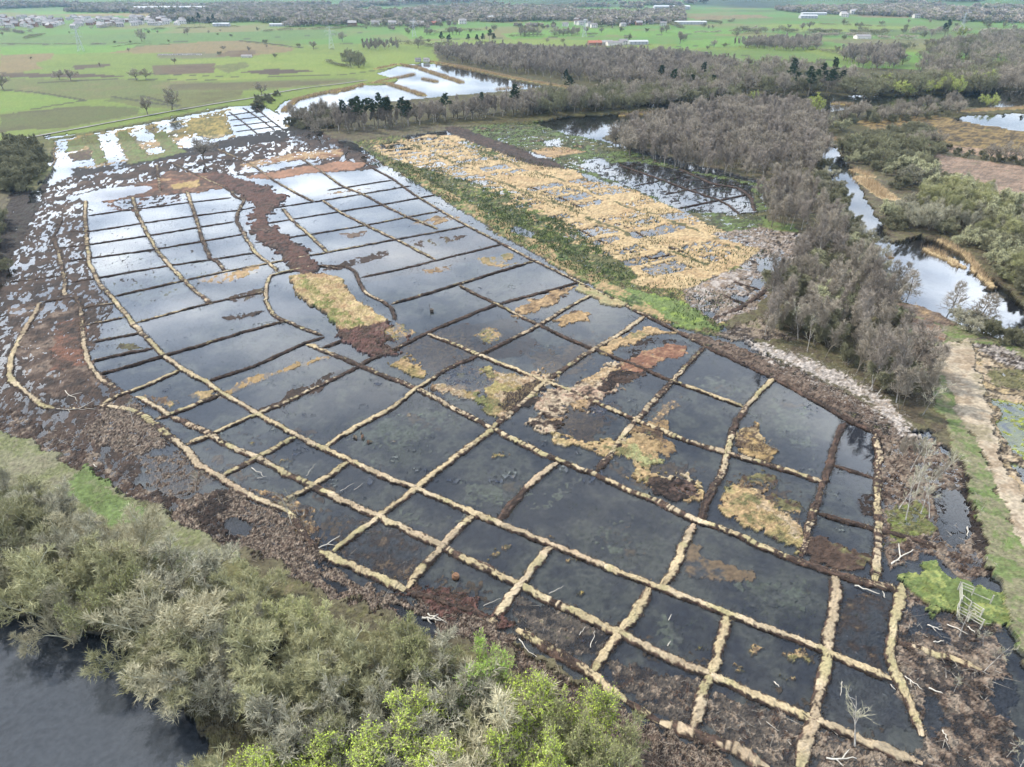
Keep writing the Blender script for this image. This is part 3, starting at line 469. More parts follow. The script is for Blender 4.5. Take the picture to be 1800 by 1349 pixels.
zone([(-400, 1040), (-80, 1060), (60, 1082), (180, 1130), (250, 1160), (300, 1220), (345, 1270), (380, 1349), (420, 1450), (500, 2200), (-900, 2200)], [(.135, .155, .185), (.15, .17, .20)], warp=1.2, ws=.3, contrast=.1, base=-1.0, amp=.05, s=.2, fine=0)
zone([(400, 1120), (470, 1140), (480, 1190), (430, 1190)], [BLACK], base=-.6, warp=1)
# reed beds and dry ground among the open water
zone([(1640, 272), (1700, 282), (1830, 300), (1830, 372), (1750, 352), (1660, 312)], [(.24, .16, .12), (.30, .21, .15), PINK, (.2, .17, .1)], base=.6, amp=.2)
zone([(1500, 215), (1640, 205), (1830, 238), (1830, 290), (1600, 260)], [TAN, BROWN, (.33, .22, .14), OLIVE], base=.5, amp=.2, warp=2)
REEDS = [([(498, 196), (520, 176), (560, 166), (600, 158)], 3.5), ([(585, 164), (640, 149), (680, 147), (700, 153), (745, 168)], 4), ([(655, 147), (690, 139), (728, 131)], 3.5), ([(662, 122), (700, 114), (730, 118), (760, 128), (812, 145)], 4.5), ([(742, 139), (768, 144)], 3),
         ([(752, 109), (800, 116), (860, 129), (920, 142), (1010, 157)], 5), ([(870, 158), (920, 153)], 2), ([(1090, 204), (1185, 196)], 2), ([(1515, 315), (1540, 335), (1560, 350)], 6), ([(1500, 300), (1530, 312)], 3.5), ([(1455, 243), (1480, 250)], 3.5), ([(1560, 448), (1570, 455)], 1.2),
         ([(1630, 440), (1665, 455), (1690, 470)], 2.6), ([(1655, 425), (1700, 450), (1720, 480), (1745, 505)], 1.8), ([(1462, 183), (1500, 184)], 3), ([(1690, 198), (1750, 194), (1830, 190)], 5)]
for pl, wdt in REEDS: zone(pl, [TAN, STRAW, (.32, .22, .13)], line=wdt * .6, base=.35, amp=.1, warp=1)
# gravel path past the top of the bog, and the road beyond
zone([(0, 246), (60, 238), (150, 220), (300, 193), (400, 176), (480, 166), (600, 150), (640, 140)], [(.14, .19, .06), (.2, .2, .1)], line=1.6, base=.5, warp=.3, fine=.1)
zone([(40, 255), (150, 236), (300, 208), (400, 188)], [(.12, .14, .05), OLIVE], line=2.5, base=.5, warp=1)

Cc *= SC
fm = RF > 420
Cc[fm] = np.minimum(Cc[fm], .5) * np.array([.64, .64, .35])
lb_ = (vn(X * .35, Y * .35, 77) > .72) & (RF > 90) & (RF < 420) & (Hh < -.12)
Hh[lb_ & (vn(X * 1.9, Y * 1.9, 78) > .25) & (RF < 400) & (Hh > -.5)] = .04
i, j = np.meshgrid(np.arange(len(rr) - 1), np.arange(len(th) - 1), indexing='ij'); W_ = len(th)
a = (i * W_ + j).ravel(); F = np.stack([a, a + 1, a + W_ + 1, a + W_], 1)
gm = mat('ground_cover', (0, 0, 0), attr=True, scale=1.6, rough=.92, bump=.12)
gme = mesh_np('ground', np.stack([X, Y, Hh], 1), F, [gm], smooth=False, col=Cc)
tag(link('ground', gme), kind='structure')
from mathutils import noise as _n
def ground_z(x, y):
    r = math.hypot(x, y); t = math.degrees(math.atan2(x, y)); d_ = math.degrees(math.atan2(CAM_H, r))
    if abs(t) > 54.9 or r < 32: return 0.4
    ii = int(round((66 - d_) / (66 - .58) * 959)) + 3; jj = int(round((t + 55) / 110 * 1200)) + 25
    return float(Hh[min(max(ii, 0), len(rr) - 1) * W_ + min(max(jj, 0), W_ - 1)])

# ------------------------------------------------------------------ water
wm, n = new_mat('peaty_water'); o_ = n.nodes.new('ShaderNodeOutputMaterial'); ms = n.nodes.new('ShaderNodeMixShader')
fr = n.nodes.new('ShaderNodeFresnel'); fr.inputs['IOR'].default_value = 1.33
tr = n.nodes.new('ShaderNodeBsdfTransparent'); tr.inputs[0].default_value = (.72, .72, .72, 1)
gl = n.nodes.new('ShaderNodeBsdfGlossy'); gl.inputs['Roughness'].default_value = .03; gl.inputs['Color'].default_value = (1, 1, 1, 1)
tcw = n.nodes.new('ShaderNodeTexCoord'); wn = n.nodes.new('ShaderNodeTexNoise'); wn.inputs['Scale'].default_value = .35; wn.inputs['Detail'].default_value = 5
bw = n.nodes.new('ShaderNodeBump'); bw.inputs['Distance'].default_value = .02; bw.inputs['Strength'].default_value = .05
n.links.new(tcw.outputs['Object'], wn.inputs['Vector']); n.links.new(wn.outputs['Fac'], bw.inputs['Height']); n.links.new(bw.outputs[0], gl.inputs['Normal'])
n.links.new(fr.outputs[0], ms.inputs[0]); n.links.new(tr.outputs[0], ms.inputs[1]); n.links.new(gl.outputs[0], ms.inputs[2]); n.links.new(ms.outputs[0], o_.inputs[0])
tag(link('water', mesh_np('water', [(-900, -60, 0), (1100, -60, 0), (1100, 1100, 0), (-900, 1100, 0)], [(0, 1, 2, 3)], [wm])), kind='structure')

P_ = GP([(-60, 262), (0, 252), (60, 243), (150, 226), (225, 212), (300, 198), (350, 189.5), (400, 181), (440, 175), (480, 166), (540, 156), (600, 149), (650, 142)]); t_ = np.linspace(0, len(P_) - 1, 160)
xs_ = np.convolve(np.pad(np.interp(t_, np.arange(len(P_)), P_[:, 0]), 5, 'edge'), np.ones(11) / 11, 'valid'); ys_ = np.convolve(np.pad(np.interp(t_, np.arange(len(P_)), P_[:, 1]), 5, 'edge'), np.ones(11) / 11, 'valid')
dx_, dy_ = np.gradient(xs_), np.gradient(ys_); l_ = np.hypot(dx_, dy_); wv = 1.3 + .35 * vn(t_ * 3, t_ * 0, 3)
Vp = np.concatenate([np.stack([xs_ - dy_ / l_ * wv * sg, ys_ + dx_ / l_ * wv * sg, np.full(160, .78)], 1) for sg in (1, -1)]); Fp = [(k, k + 160, k + 161, k + 1) for k in range(159)]
tag(link('gravel_path', mesh_np('gravel_path', Vp, Fp, [mat('pale_gravel', (.12, .115, .10), (.16, .152, .135), .5)])), kind='structure')
# ------------------------------------------------------------------ peat bunds (low banks dividing the flooded cells)
bund_mat = mat('cut_peat_and_turf', (0, 0, 0), attr=True, scale=3.0, rough=.95, bump=.1)
FR = []
def bund(px, wid, straw, label, cat='peat bund', name='peat_bund', gap=0.0, hgt=.55, seed=0, dark=None, group=None):
    P = GP(px); seg = np.hypot(*np.diff(P, axis=0).T); L = np.concatenate([[0], np.cumsum(seg)])
    rmid = np.hypot(*P.mean(0)); step = max(.24, rmid * .0016)
    n = max(4, int(L[-1] / step)); t = np.linspace(0, L[-1], n)
    # smooth the surveyed line
    x = np.interp(t, L, P[:, 0]); y = np.interp(t, L, P[:, 1])
    k = max(1, int(2.5 / step)); ker = np.ones(2 * k + 1) / (2 * k + 1)
    xp = np.convolve(np.pad(x, k, 'edge'), ker, 'valid'); yp = np.convolve(np.pad(y, k, 'edge'), ker, 'valid')
    xp[0], yp[0], xp[-1], yp[-1] = x[0], y[0], x[-1], y[-1]
    dx, dy = np.gradient(xp), np.gradient(yp); dl = np.hypot(dx, dy) + 1e-9; nx, ny = -dy / dl, dx / dl
    s = seed * 97 + 5
    wob = vn(t * .5, t * 0 + s, 3) * .16 + vn(t * 1.7, t * 0 + s, 4) * .10
    xp = xp + nx * wob; yp = yp + ny * wob
    q = np.array([-.5, -.47, -.40, -.30, -.15, 0, .15, .30, .40, .47, .5]); z = np.array([-.8, -.02, .55, .86, .97, 1, .97, .86, .55, -.02, -.8])
    ww = wid * (1 + .20 * vn(t * .35, t * 0 + s, 5) + .10 * vn(t * 2.2, t * 0 + s, 6) + .08 * vn(t * 5, t * 0 + s, 7))
    off = q[None] * ww[:, None]; off = off + .07 * vn(t[:, None] * 4 + q * 3, q[None] * 9 + s, 8)
    notch = ((vn(t * 1.3, t * 0 + s, 10) > .45) | (vn(t * 2.6, t * 0 + s, 11) > .5)) & (vn(t * .09, t * 0 + s, 21) > -.15)
    hh = hgt * (1 + .18 * vn(t * .8, t * 0 + s, 9)) * np.where(notch, .8, 1)
    endt = np.clip(np.minimum(t, L[-1] - t) / 1.3, 0, 1) ** .5; hh = hh * (.12 + .88 * endt); ww = ww * (.55 + .45 * endt); off = q[None] * ww[:, None] + .07 * vn(t[:, None] * 4 + q * 3, q[None] * 9 + s, 8)
    Z = z[None] * hh[:, None] + .07 * vn(t[:, None] * 3 + 1, q[None] * 6 + s, 12) + .05 * vn(t[:, None] * 7, q[None] * 14 + s, 13)
    VX = xp[:, None] + nx[:, None] * off; VY = yp[:, None] + ny[:, None] * off
    V = np.stack([VX, VY, Z], -1).reshape(-1, 3); m = len(q)
    # colour of the turf: straw or yellow moss on top, raw black peat on the flanks and in the gaps
    u_ = np.clip(.5 + .5 * fbm(t[:, None] * .35 + 0 * q, q[None] * 1.5 + s, 14, 3), 0, 1)
    tone = np.array([(.295, .235, .145), (.265, .21, .13), (.225, .195, .105), (.33, .265, .18), (.225, .18, .12), (.26, .20, .135)])
    pick = np.clip(.5 + .55 * fbm(t * .11, t * 0 + s, 15, 3), 0, .999) * 5; pi_ = pick.astype(int); fpk = (pick - pi_)[:, None]
    top = (tone[pi_] * (1 - fpk) + tone[pi_ + 1] * fpk)[:, None] * (.8 + .4 * u_[..., None])
    pe = np.array([(.018, .013, .011), (.035, .024, .019), (.075, .047, .035)]); pk = np.clip(.5 + .6 * fbm(t[:, None] * .9 + q, q[None] * 4 + s, 16, 3), 0, .99) * 2
    pj = pk.astype(int); fp = (pk - pj)[..., None]; peat = pe[pj] * (1 - fp) + pe[np.minimum(pj + 1, 2)] * fp
    sfield = .5 + .5 * fbm(t * .06, t * 0 + s, 17, 3)
    cover = (sfield + .28 * vn(t * 1.3, t * 0 + s, 18))[:, None] + .34 * vn(t[:, None] * 2.6, q[None] * 7 + s, 19)
    st = np.asarray(straw, float); stv = np.interp(t / L[-1], np.linspace(0, 1, st.size), st.ravel()) if st.size > 1 else np.full(n, float(st))
    on = cover < (stv * 1.65 - .42)[:, None]
    on &= (np.abs(q)[None] + .13 * vn(t[:, None] * 1.9, q[None] * 2 + s, 23) < .33) & (~notch[:, None] | (np.abs(q) < .16)[None] & (stv[:, None] > .9))
    c = np.where(on[..., None], top, peat).reshape(-1, 3)
    i, j = np.meshgrid(np.arange(n - 1), np.arange(m - 1), indexing='ij'); a = (i * m + j).ravel()
    F = np.stack([a, a + m, a + m + 1, a + 1], 1)[:, ::-1]
    FR.append((xp, yp, nx, ny, wid, stv, hh))
    me = mesh_np(name, V - np.array([xp[0], yp[0], 0]), F, [bund_mat], smooth=False, col=c)
    o = link(name, me, loc=(xp[0], yp[0], 0)); tag(o, label, cat, group); return o

B = [
 ([(72, 532), (55, 563), (40, 587), (25, 617), (17, 640), (20, 670), (40, 685), (57, 700), (82, 720), (97, 718)], 1.9, .95, 'short hook-shaped straw-topped peat bund standing alone at the left edge of the bog'),
 ([(108, 387), (100, 407), (93, 417), (103, 443), (108, 467), (115, 497), (113, 523)], 1.7, .6, 'wavering brown peat bund running through the black tussocky cells at the left edge'),
 ([(150, 353), (150, 387), (153, 427), (157, 463), (173, 497), (193, 520), (213, 543), (243, 580), (270, 607), (290, 627), (320, 650), (360, 670), (393, 693), (450, 727), (500, 755), (563, 787), (613, 808), (667, 837), (730, 858), (833, 903), (877, 920), (967, 957), (1077, 1002), (1150, 1030), (1280, 1077), (1377, 1117), (1450, 1145), (1518, 1176), (1567, 1192)], 1.8, [.75, .8, .7, .85, 1, 1, 1.05, 1], 'longest straw-topped bund, from the pale oblong pool to the right side of the bog'),
 ([(233, 347), (240, 373), (252, 397), (273, 437), (300, 470), (323, 493), (353, 520), (370, 535)], 1.9, .85, 'straw-topped long bund starting below the right end of the pale oblong pool'),
 ([(328, 335), (338, 363), (347, 393), (358, 427), (370, 457), (380, 458), (395, 477)], 1.9, .8, 'straw-topped long bund starting under the small ochre patch in the top left of the bog'),
 ([(297, 285), (323, 297), (353, 312), (387, 327), (407, 337), (413, 347), (430, 352), (417, 377), (417, 390), (433, 420), (450, 447), (473, 463), (488, 478)], 1.9, .55, 'crooked brown bund keeping just left of the dark peat causeway'),
 ([(600, 474), (560, 467), (520, 475), (497, 479), (475, 485), (469, 500), (467, 533), (483, 557), (507, 567), (547, 583), (568, 590)], 1.6, .6, 'curved bund looping round the left side of the straw-coloured island'),
 ([(540, 605), (570, 617), (630, 642), (673, 660), (733, 683), (787, 713), (867, 755), (917, 780), (950, 797), (1000, 817), (1043, 833), (1100, 860), (1157, 883), (1207, 907), (1233, 920), (1283, 933), (1333, 960), (1400, 987), (1440, 998), (1467, 1011), (1526, 1026), (1585, 1040)], 1.9, [.7, .5, .4, .35, .45, .6, .85, .8, .75, .5, .4, .9], 'long dark bund with crumbling pale top, from below the island to the right-hand corner'),
 ([(560, 467), (613, 470), (627, 480), (630, 493), (643, 517), (677, 533), (690, 543), (695, 563)], 1.5, .45, 'thin curving bund round the right side of the straw-coloured island'),
 ([(750, 587), (793, 603), (843, 625), (900, 648), (960, 672), (1020, 695), (1060, 713), (1120, 740), (1200, 773), (1277, 797), (1333, 813), (1400, 833), (1447, 848)], 1.7, .88, 'knobbly straw bund passing through the tan islands toward the right side'),
 ([(807, 502), (847, 523), (877, 537), (920, 560), (950, 572), (1000, 597), (1050, 617), (1117, 643), (1180, 670), (1243, 692), (1310, 717)], 1.5, [.45, .4, .9, .8, .3, .2, .2, .7, .85], 'narrow long bund passing over the orange-red peat patch'),
 ([(380, 262), (443, 290), (480, 317), (517, 338), (550, 355)], 1.6, .7, 'tan bund crossing the orange cut peat just right of the causeway head'),
 ([(567, 353), (600, 375), (650, 400), (693, 420), (733, 440), (765, 457)], 1.6, .85, 'straw-topped long bund in the middle of the bright upper cells'),
 ([(530, 280), (567, 303), (600, 327), (640, 343), (677, 363), (717, 382), (770, 403)], 1.6, .7, 'thin long bund starting at the red peat bank, next to the green edge'),
 ([(633, 280), (657, 297), (690, 315), (713, 332), (740, 350), (773, 370), (820, 397), (880, 428), (937, 458), (977, 477), (1017, 497), (1047, 513), (1087, 530), (1133, 555), (1183, 580), (1240, 610)], 1.5, [.1, .15, .4, .6, .8, .9, .95, 1, .7], 'straight boundary bund separating the flooded cells from the green and straw meadow'),
 ([(1240, 610), (1290, 632), (1360, 665), (1417, 697), (1493, 740), (1540, 763)], 1.6, .12, 'raw dark brown boundary bund below the strip of pale wood chip'),
 ([(497, 367), (513, 387), (543, 413), (575, 443)], 1.9, .85, 'short straw-topped bund just right of the dark peat causeway'),
 ([(133, 522), (143, 547), (145, 573), (148, 607), (155, 637), (170, 660), (183, 672), (203, 682)], 1.8, .8, 'mossy bund curving down the left side between black tussocks and open cells'),
 ([(240, 697), (287, 722), (300, 732)], 1.9, .95, 'short straw bund emerging right of the brushwood heap'),
 ([(300, 732), (320, 740), (367, 763), (400, 783), (447, 803), (493, 828), (547, 853), (600, 880), (663, 908), (717, 932), (770, 957), (833, 990), (883, 1015), (913, 1028), (960, 1053), (1000, 1072), (1040, 1093), (1093, 1115), (1133, 1137), (1183, 1160), (1250, 1187), (1300, 1210), (1367, 1240), (1430, 1263), (1474, 1287), (1548, 1316), (1622, 1342)], 2.0, [.6, .8, .95, .9, .85, .95, .85, .75, .9, 1.05, 1, 1, 1], 'second long straw bund from the near bank, crossing the whole front'),
 ([(175, 712), (233, 722), (260, 737), (283, 757), (310, 777), (330, 790), (340, 813), (383, 837), (410, 857), (460, 880), (507, 900)], 2.0, [.6, .9, .8, 1, 1, 1.05], 'winding yellow-straw bund on the left margin beside the brushwood heap'),
 ([(560, 968), (583, 980), (633, 1003), (673, 1020), (713, 1037)], 2.3, 1.05, 'thick yellow-straw bund on the near margin above the bare willow thicket'),
 ([(853, 1085), (873, 1097)], 2.6, .9, 'stub of straw bund at the near margin behind the heap of pale logs'),
 ([(907, 1108), (950, 1133), (1000, 1163), (1033, 1177), (1057, 1203), (1087, 1227), (1100, 1235)], 2.2, [1, .9, .7, 1, 1.05], 'broad straw bund on the near margin beside the bright green willows'),
 ([(1160, 1268), (1200, 1283), (1267, 1305), (1307, 1325), (1353, 1349)], 2.2, [.9, .6, .3, 1, 1], 'last straw bund on the near margin at the bottom edge of the photo'),
 ([(1585, 1026), (1578, 1065), (1570, 1102), (1563, 1142), (1572, 1187), (1589, 1216), (1607, 1253), (1618, 1294)], 1.9, 1, 'bent straw bund closing the right side of the nearest cells, left of the timber fence'),
 ([(1540, 763), (1545, 800), (1543, 840), (1541, 880), (1546, 917), (1542, 967), (1538, 1022)], 1.9, [.2, .35, .4, .5, .7, .85, .7], 'brown peat bund closing the right side beside the scrub with white birch stems'),
 ([(97, 718), (130, 722), (175, 713)], 1.3, .3, 'low brown bund joining the hook-shaped bund to the brushwood heap'),
 ([(507, 900), (530, 930), (545, 950), (560, 968)], 1.7, .35, 'brown broken bund on the near margin beside the dead standing stem'),
 ([(713, 1037), (760, 1052), (800, 1066), (853, 1085)], 1.6, .12, 'dark peat bund on the near margin right of the thick yellow bund'),
 ([(1100, 1235), (1130, 1250), (1160, 1268)], 1.7, .3, 'brown bund with a little straw, second from last on the near margin'),
 # cross bunds, from the far end of the bog to the near end
 ([(155, 380), (200, 373), (267, 365), (327, 357), (407, 348)], 1.2, .1, 'first dark cross bund below the pale oblong pool'),
 ([(473, 367), (567, 353), (633, 342), (723, 327)], 1.2, .2, 'first thin dark cross bund right of the causeway'),
 ([(575, 335), (620, 328), (690, 317)], 1.1, .2, 'shortest dark cross bund in the far right corner of the flooded cells'),
 ([(113, 408), (160, 407), (250, 393), (340, 380), (420, 370), (450, 364)], 1.2, .1, 'second dark cross bund left of the causeway'),
 ([(103, 437), (160, 430), (260, 415), (350, 400), (413, 390)], 1.2, .1, 'third dark cross bund left of the causeway'),
 ([(470, 393), (600, 372), (673, 360), (767, 343)], 1.2, .2, 'second thin dark cross bund right of the causeway'),
 ([(113, 460), (153, 455), (267, 440), (353, 425), (430, 412)], 1.2, .15, 'fourth dark cross bund left of the causeway'),
 ([(543, 413), (640, 397), (717, 382), (773, 372)], 1.2, .5, 'third cross bund right of the causeway, thin and tan'),
 ([(123, 498), (167, 490), (293, 468), (370, 457), (447, 445)], 1.2, .25, 'fifth cross bund left of the causeway, brown and straight'),
 ([(13, 497), (60, 492), (107, 485)], 1.1, .1, 'short dark cross bund at the far left margin among black tussocks'),
 ([(447, 427), (510, 418), (545, 412)], 1.1, .05, 'short dark bund crossing the peat causeway'),
 ([(200, 522), (317, 495), (400, 477), (480, 462), (570, 445), (693, 422), (760, 410), (820, 398)], 1.3, .6, 'long tan cross bund running from the left cells over the causeway to the green edge'),
 ([(635, 488), (700, 475), (800, 450), (882, 430)], 1.3, .25, 'dark cross bund right of the island, reaching the boundary bund'),
 ([(687, 535), (740, 520), (800, 502), (870, 480), (937, 460)], 1.4, .4, 'brown cross bund ending at the boundary bund, second one right of the island'),
 ([(72, 532), (133, 523)], 1.1, .4, 'little tan bund joining the hook-shaped bund to its right-hand neighbour'),
 ([(143, 543), (170, 538), (207, 532)], 1.3, .75, 'short straw cross bund at the head of the narrow left-hand column of cells'),
 ([(240, 568), (300, 551), (370, 533), (420, 523), (467, 513)], 1.3, .7, 'straw cross bund meeting the loop left of the island'),
 ([(150, 572), (190, 565), (220, 557)], 1.3, .7, 'second short cross bund in the narrow left-hand column of cells'),
 ([(157, 603), (200, 595), (250, 585)], 1.3, .55, 'third short cross bund in the narrow left-hand column of cells'),
 ([(157, 637), (213, 623), (270, 613)], 1.4, .7, 'fourth short cross bund in the narrow left-hand column of cells'),
 ([(170, 660), (233, 643), (293, 625), (367, 603), (433, 583), (500, 565)], 1.4, .55, 'brown cross bund meeting the lower end of the loop round the island'),
 ([(180, 712), (207, 697), (240, 685), (283, 667), (320, 650)], 1.6, .85, 'short straw cross bund just above the brushwood heap'),
 ([(363, 672), (450, 643), (533, 605), (570, 592)], 1.4, .2, 'dark cross bund ending at the tip of the loop below the island'),
 ([(273, 738), (300, 730), (343, 712), (390, 693)], 1.6, .9, 'short thick straw cross bund right of the brushwood heap'),
 ([(327, 783), (377, 763), (417, 743), (453, 728), (500, 710), (533, 693), (580, 670), (623, 648), (653, 632), (713, 605), (767, 578), (820, 557), (833, 550), (877, 535), (933, 520), (1000, 502), (1017, 497)], 1.7, [.9, .95, .8, .2, .15, .1, .3, .3, .4, .5], 'long cross bund, straw at its near end and black where it passes the causeway foot'),
 ([(387, 840), (443, 810), (480, 790), (523, 767)], 1.7, .85, 'straw cross bund over cells strewn with broken branches at the left front'),
 ([(573, 785), (633, 747), (687, 720), (733, 683), (760, 667), (790, 647), (843, 625), (900, 597), (947, 573), (1000, 540), (1047, 515)], 1.6, [.95, .95, .9, .4, .2, .7, .85, .8], 'cross bund of evenly spaced turf blocks above the round brown peat mound'),
 ([(567, 613), (617, 593), (687, 565)], 1.4, .15, 'short dark cross bund over the foot of the island'),
 ([(490, 887), (533, 863), (567, 847), (600, 820), (617, 810)], 1.7, .9, 'straw cross bund beside the broken white stems at the left front'),
 ([(583, 970), (633, 933), (667, 908), (700, 883), (730, 860), (783, 817), (833, 780), (867, 753), (883, 737), (923, 707), (960, 670), (1000, 643), (1047, 613), (1097, 583), (1133, 557)], 2.0, [1, 1, 1, 1, .6, .5, .75, 1.05, 1.05], 'long straight straw cross bund through the middle, from the near margin to the boundary bund'),
 ([(715, 1034), (740, 1001), (770, 968), (800, 937), (833, 905)], 2.0, 1, 'straw cross bund left of the lone round orange stump'),
 ([(877, 917), (900, 887), (933, 850), (980, 813)], 1.9, [.1, .1, .9, 1], 'cross bund with a black lower half and straw upper half'),
 ([(867, 1085), (893, 1057), (913, 1033), (933, 1003), (950, 980), (970, 962)], 2.0, .95, 'straw cross bund ending at the heap of pale logs on the near margin'),
 ([(1050, 830), (1067, 807), (1093, 770), (1117, 740), (1143, 713), (1180, 673), (1207, 643), (1240, 610)], 1.8, [.5, .7, .8, .55, .5, .45], 'brown and straw cross bund right of the orange-red peat patch'),
 ([(1362, 665), (1333, 690), (1310, 720), (1290, 747), (1280, 787), (1273, 820), (1260, 850), (1240, 883), (1230, 918)], 1.8, [1, .9, .5, .3, .9, 1, .2, .05], 'curved cross bund passing between the two tan triangular mats'),
 ([(1222, 922), (1200, 963), (1187, 997), (1163, 1030)], 2.1, 1.05, 'short very pale straw cross bund below the dark junction'),
 ([(1140, 1033), (1130, 1060), (1113, 1087), (1090, 1110), (1067, 1140), (1043, 1180)], 2.0, 1, 'straw cross bund running to the near margin right of the bright green willows'),
 ([(1483, 743), (1470, 777), (1457, 817), (1447, 850), (1433, 893), (1417, 940), (1410, 980)], 1.8, [.2, .2, .3, .15, .25, .5, .3], 'raw brown cross bund, the last tall one before the right-hand edge'),
 ([(1280, 1082), (1273, 1113), (1260, 1150), (1253, 1183), (1240, 1200), (1233, 1233), (1220, 1283)], 2.0, 1, 'straw cross bund between mats of yellow weed and the near margin'),
 ([(1470, 1013), (1467, 1050), (1460, 1100), (1453, 1147), (1447, 1193), (1437, 1233), (1430, 1263), (1417, 1300), (1408, 1352)], 2.1, 1.05, 'tall straw cross bund, the longest of the nearest cells, running off the bottom edge'),
 ([(1460, 817), (1497, 830), (1540, 841)], 1.3, .1, 'upper thin brown rung between the two right-hand bunds'),
 ([(1437, 903), (1483, 917), (1533, 930), (1600, 947), (1660, 965)], 1.5, .2, 'lower thin brown rung on the right, continuing into the scrub'),
 ([(1578, 1129), (1630, 1146), (1678, 1161), (1726, 1178)], 1.7, [.3, .6, .8, .9], 'straw and brown bund through brash right of the nearest cells'),
 # black ditches and bunds of the meadow
 ([(1087, 290), (1167, 318), (1217, 337), (1263, 352), (1283, 363), (1300, 377)], 1.6, .02, 'black curving bund in the flooded far right corner'),
 ([(1193, 297), (1250, 323), (1300, 332), (1320, 347), (1327, 372)], 2.2, .05, 'thick grey-black bund hooking round the flooded far right corner'),
 ([(1167, 343), (1200, 336), (1250, 330), (1300, 325)], 1.3, .02, 'upper thin black cross bund in the flooded far right corner'),
 ([(1193, 367), (1253, 355), (1313, 343)], 1.4, .02, 'lower thin black cross bund in the flooded far right corner'),
 ([(1113, 328), (1167, 317), (1195, 312)], 1.1, .02, 'shortest black cross bund in the flooded far right corner'),
 ([(1298, 377), (1327, 374)], 1.3, .02, 'stub of black bund closing the flooded far right corner'),
 ([(1253, 562), (1300, 543), (1340, 517), (1367, 487), (1380, 460)], 2.4, .02, 'thick black perimeter bund below the straw meadow'),
 ([(1275, 490), (1300, 500), (1335, 510)], 1.5, .03, 'black spur bund nearest the straw meadow corner'),
 ([(1265, 518), (1290, 528), (1312, 535)], 1.5, .03, 'lower black spur bund off the perimeter bund'),
 ([(800, 288), (850, 305), (933, 330), (990, 350), (1060, 385), (1110, 403), (1150, 427), (1200, 443)], 1.1, .4, 'low brown bund along the middle of the straw meadow'),
 ([(900, 345), (960, 372), (1007, 398), (1060, 427), (1110, 443), (1153, 457)], 1.1, .25, 'low dark bund along the near side of the straw meadow'),
 ([(960, 372), (1010, 357), (1060, 345)], 1.0, .2, 'upper low cross bund in the straw meadow'),
 ([(1020, 405), (1080, 390), (1130, 380)], 1.0, .2, 'middle low cross bund in the straw meadow'),
 ([(1140, 458), (1170, 450), (1205, 440)], 1.0, .2, 'lower low cross bund in the straw meadow'),
 # far corner rows
 ([(403, 197), (430, 217), (457, 240)], 1.1, .05, 'left long bund of the white far corner cells'), ([(427, 190), (447, 203), (467, 217), (483, 230)], 1.1, .05, 'middle long bund of the white far corner cells'), ([(450, 190), (473, 210), (500, 230)], 1.1, .05, 'right long bund of the white far corner cells'),
 ([(397, 204), (453, 196)], .9, .05, 'farthest cross bund of the white far corner cells'), ([(402, 212), (466, 205)], .9, .05, 'second cross bund of the white far corner cells'), ([(408, 222), (478, 214)], .9, .05, 'third cross bund of the white far corner cells'), ([(414, 232), (492, 222)], .9, .05, 'nearest cross bund of the white far corner cells'),
 ([(150, 240), (170, 265), (188, 290)], 1.2, .4, 'leftmost long bund of the mossy far field'), ([(216, 232), (240, 255), (256, 274)], 1.2, .4, 'second long bund of the mossy far field'), ([(262, 225), (290, 245), (315, 264)], 1.2, .4, 'third long bund of the mossy far field'),
 ([(97, 250), (94, 268), (97, 283), (92, 292)], 1.2, 1.1, 'whitish kerb-like bund at the left end of the mossy far field'), ([(392, 262), (400, 275), (410, 286)], 1.3, .1, 'short black bund below the lone bare tree in the bog'), ([(430, 255), (445, 268), (455, 278)], 1.3, .1, 'short black bund right of the lone bare tree in the bog'),
 ([(276, 290), (278, 312), (282, 338)], 2.0, .55, 'short reddish bund standing beside the pale oblong pool'),
]
for k_, (px, wd_, st_, lb) in enumerate(B):
    ym_ = sum(q_[1] for q_ in px) / len(px); kf = .8 if ym_ < 640 and len(px) < 20 else 1
    bund(px, wd_ * (.66 if kf < 1 else .72), np.array(st_) * kf, lb, seed=k_, hgt=.34 if wd_ > 1.3 else .24)

# ragged fringe of heather, roots and dead grass along the bunds
rf = np.random.default_rng(9); fq, fd, sq, sdv = [], [], [], []
for xp, yp, nx, ny, wid, stv, hh in FR:
    L_ = np.hypot(np.diff(xp), np.diff(yp)).sum(); dist_ = np.hypot(xp.mean(), yp.mean()); n = int(L_ * (14 if dist_ < 220 else 7)); i = rf.integers(0, len(xp) - 1, n); f = rf.random(n)
    x = xp[i] + (xp[i + 1] - xp[i]) * f; y = yp[i] + (yp[i + 1] - yp[i]) * f; sgn = rf.choice([-1, 1], n); o_ = sgn * wid * rf.uniform(.34, .56, n); sc_ = 1 if dist_ < 220 else 1.7
    p = np.stack([x + nx[i] * o_, y + ny[i] * o_, rf.uniform(0, .12, n)], 1); d = np.stack([nx[i] * sgn, ny[i] * sgn, np.full(n, .7)], 1) + rf.normal(size=(n, 3)) * .6; fq.append(p); fd.append(d * rf.uniform(.12, .38, (n, 1)) * sc_)
    k = rf.random(n) < stv[i] * .9; o2 = wid * rf.uniform(-.36, .36, n); p2 = np.stack([x + nx[i] * o2, y + ny[i] * o2, hh[i] * .9], 1)[k]; sq.append(p2); sdv.append((rf.normal(size=(len(p2), 3)) + [0, 0, .9]) * rf.uniform(.08, .2, (len(p2), 1)) * sc_)
t_ = TB(); t_.slivers(np.concatenate(fq), np.concatenate(fd), .035, 0); tag(link('bund_fringe', t_.mesh('bund_fringe', [mat('peat_fringe', (.02, .015, .012), (.06, .045, .028), .8)])), 'dark ragged heather and roots along the edges of the bunds', 'heather', kind='stuff')
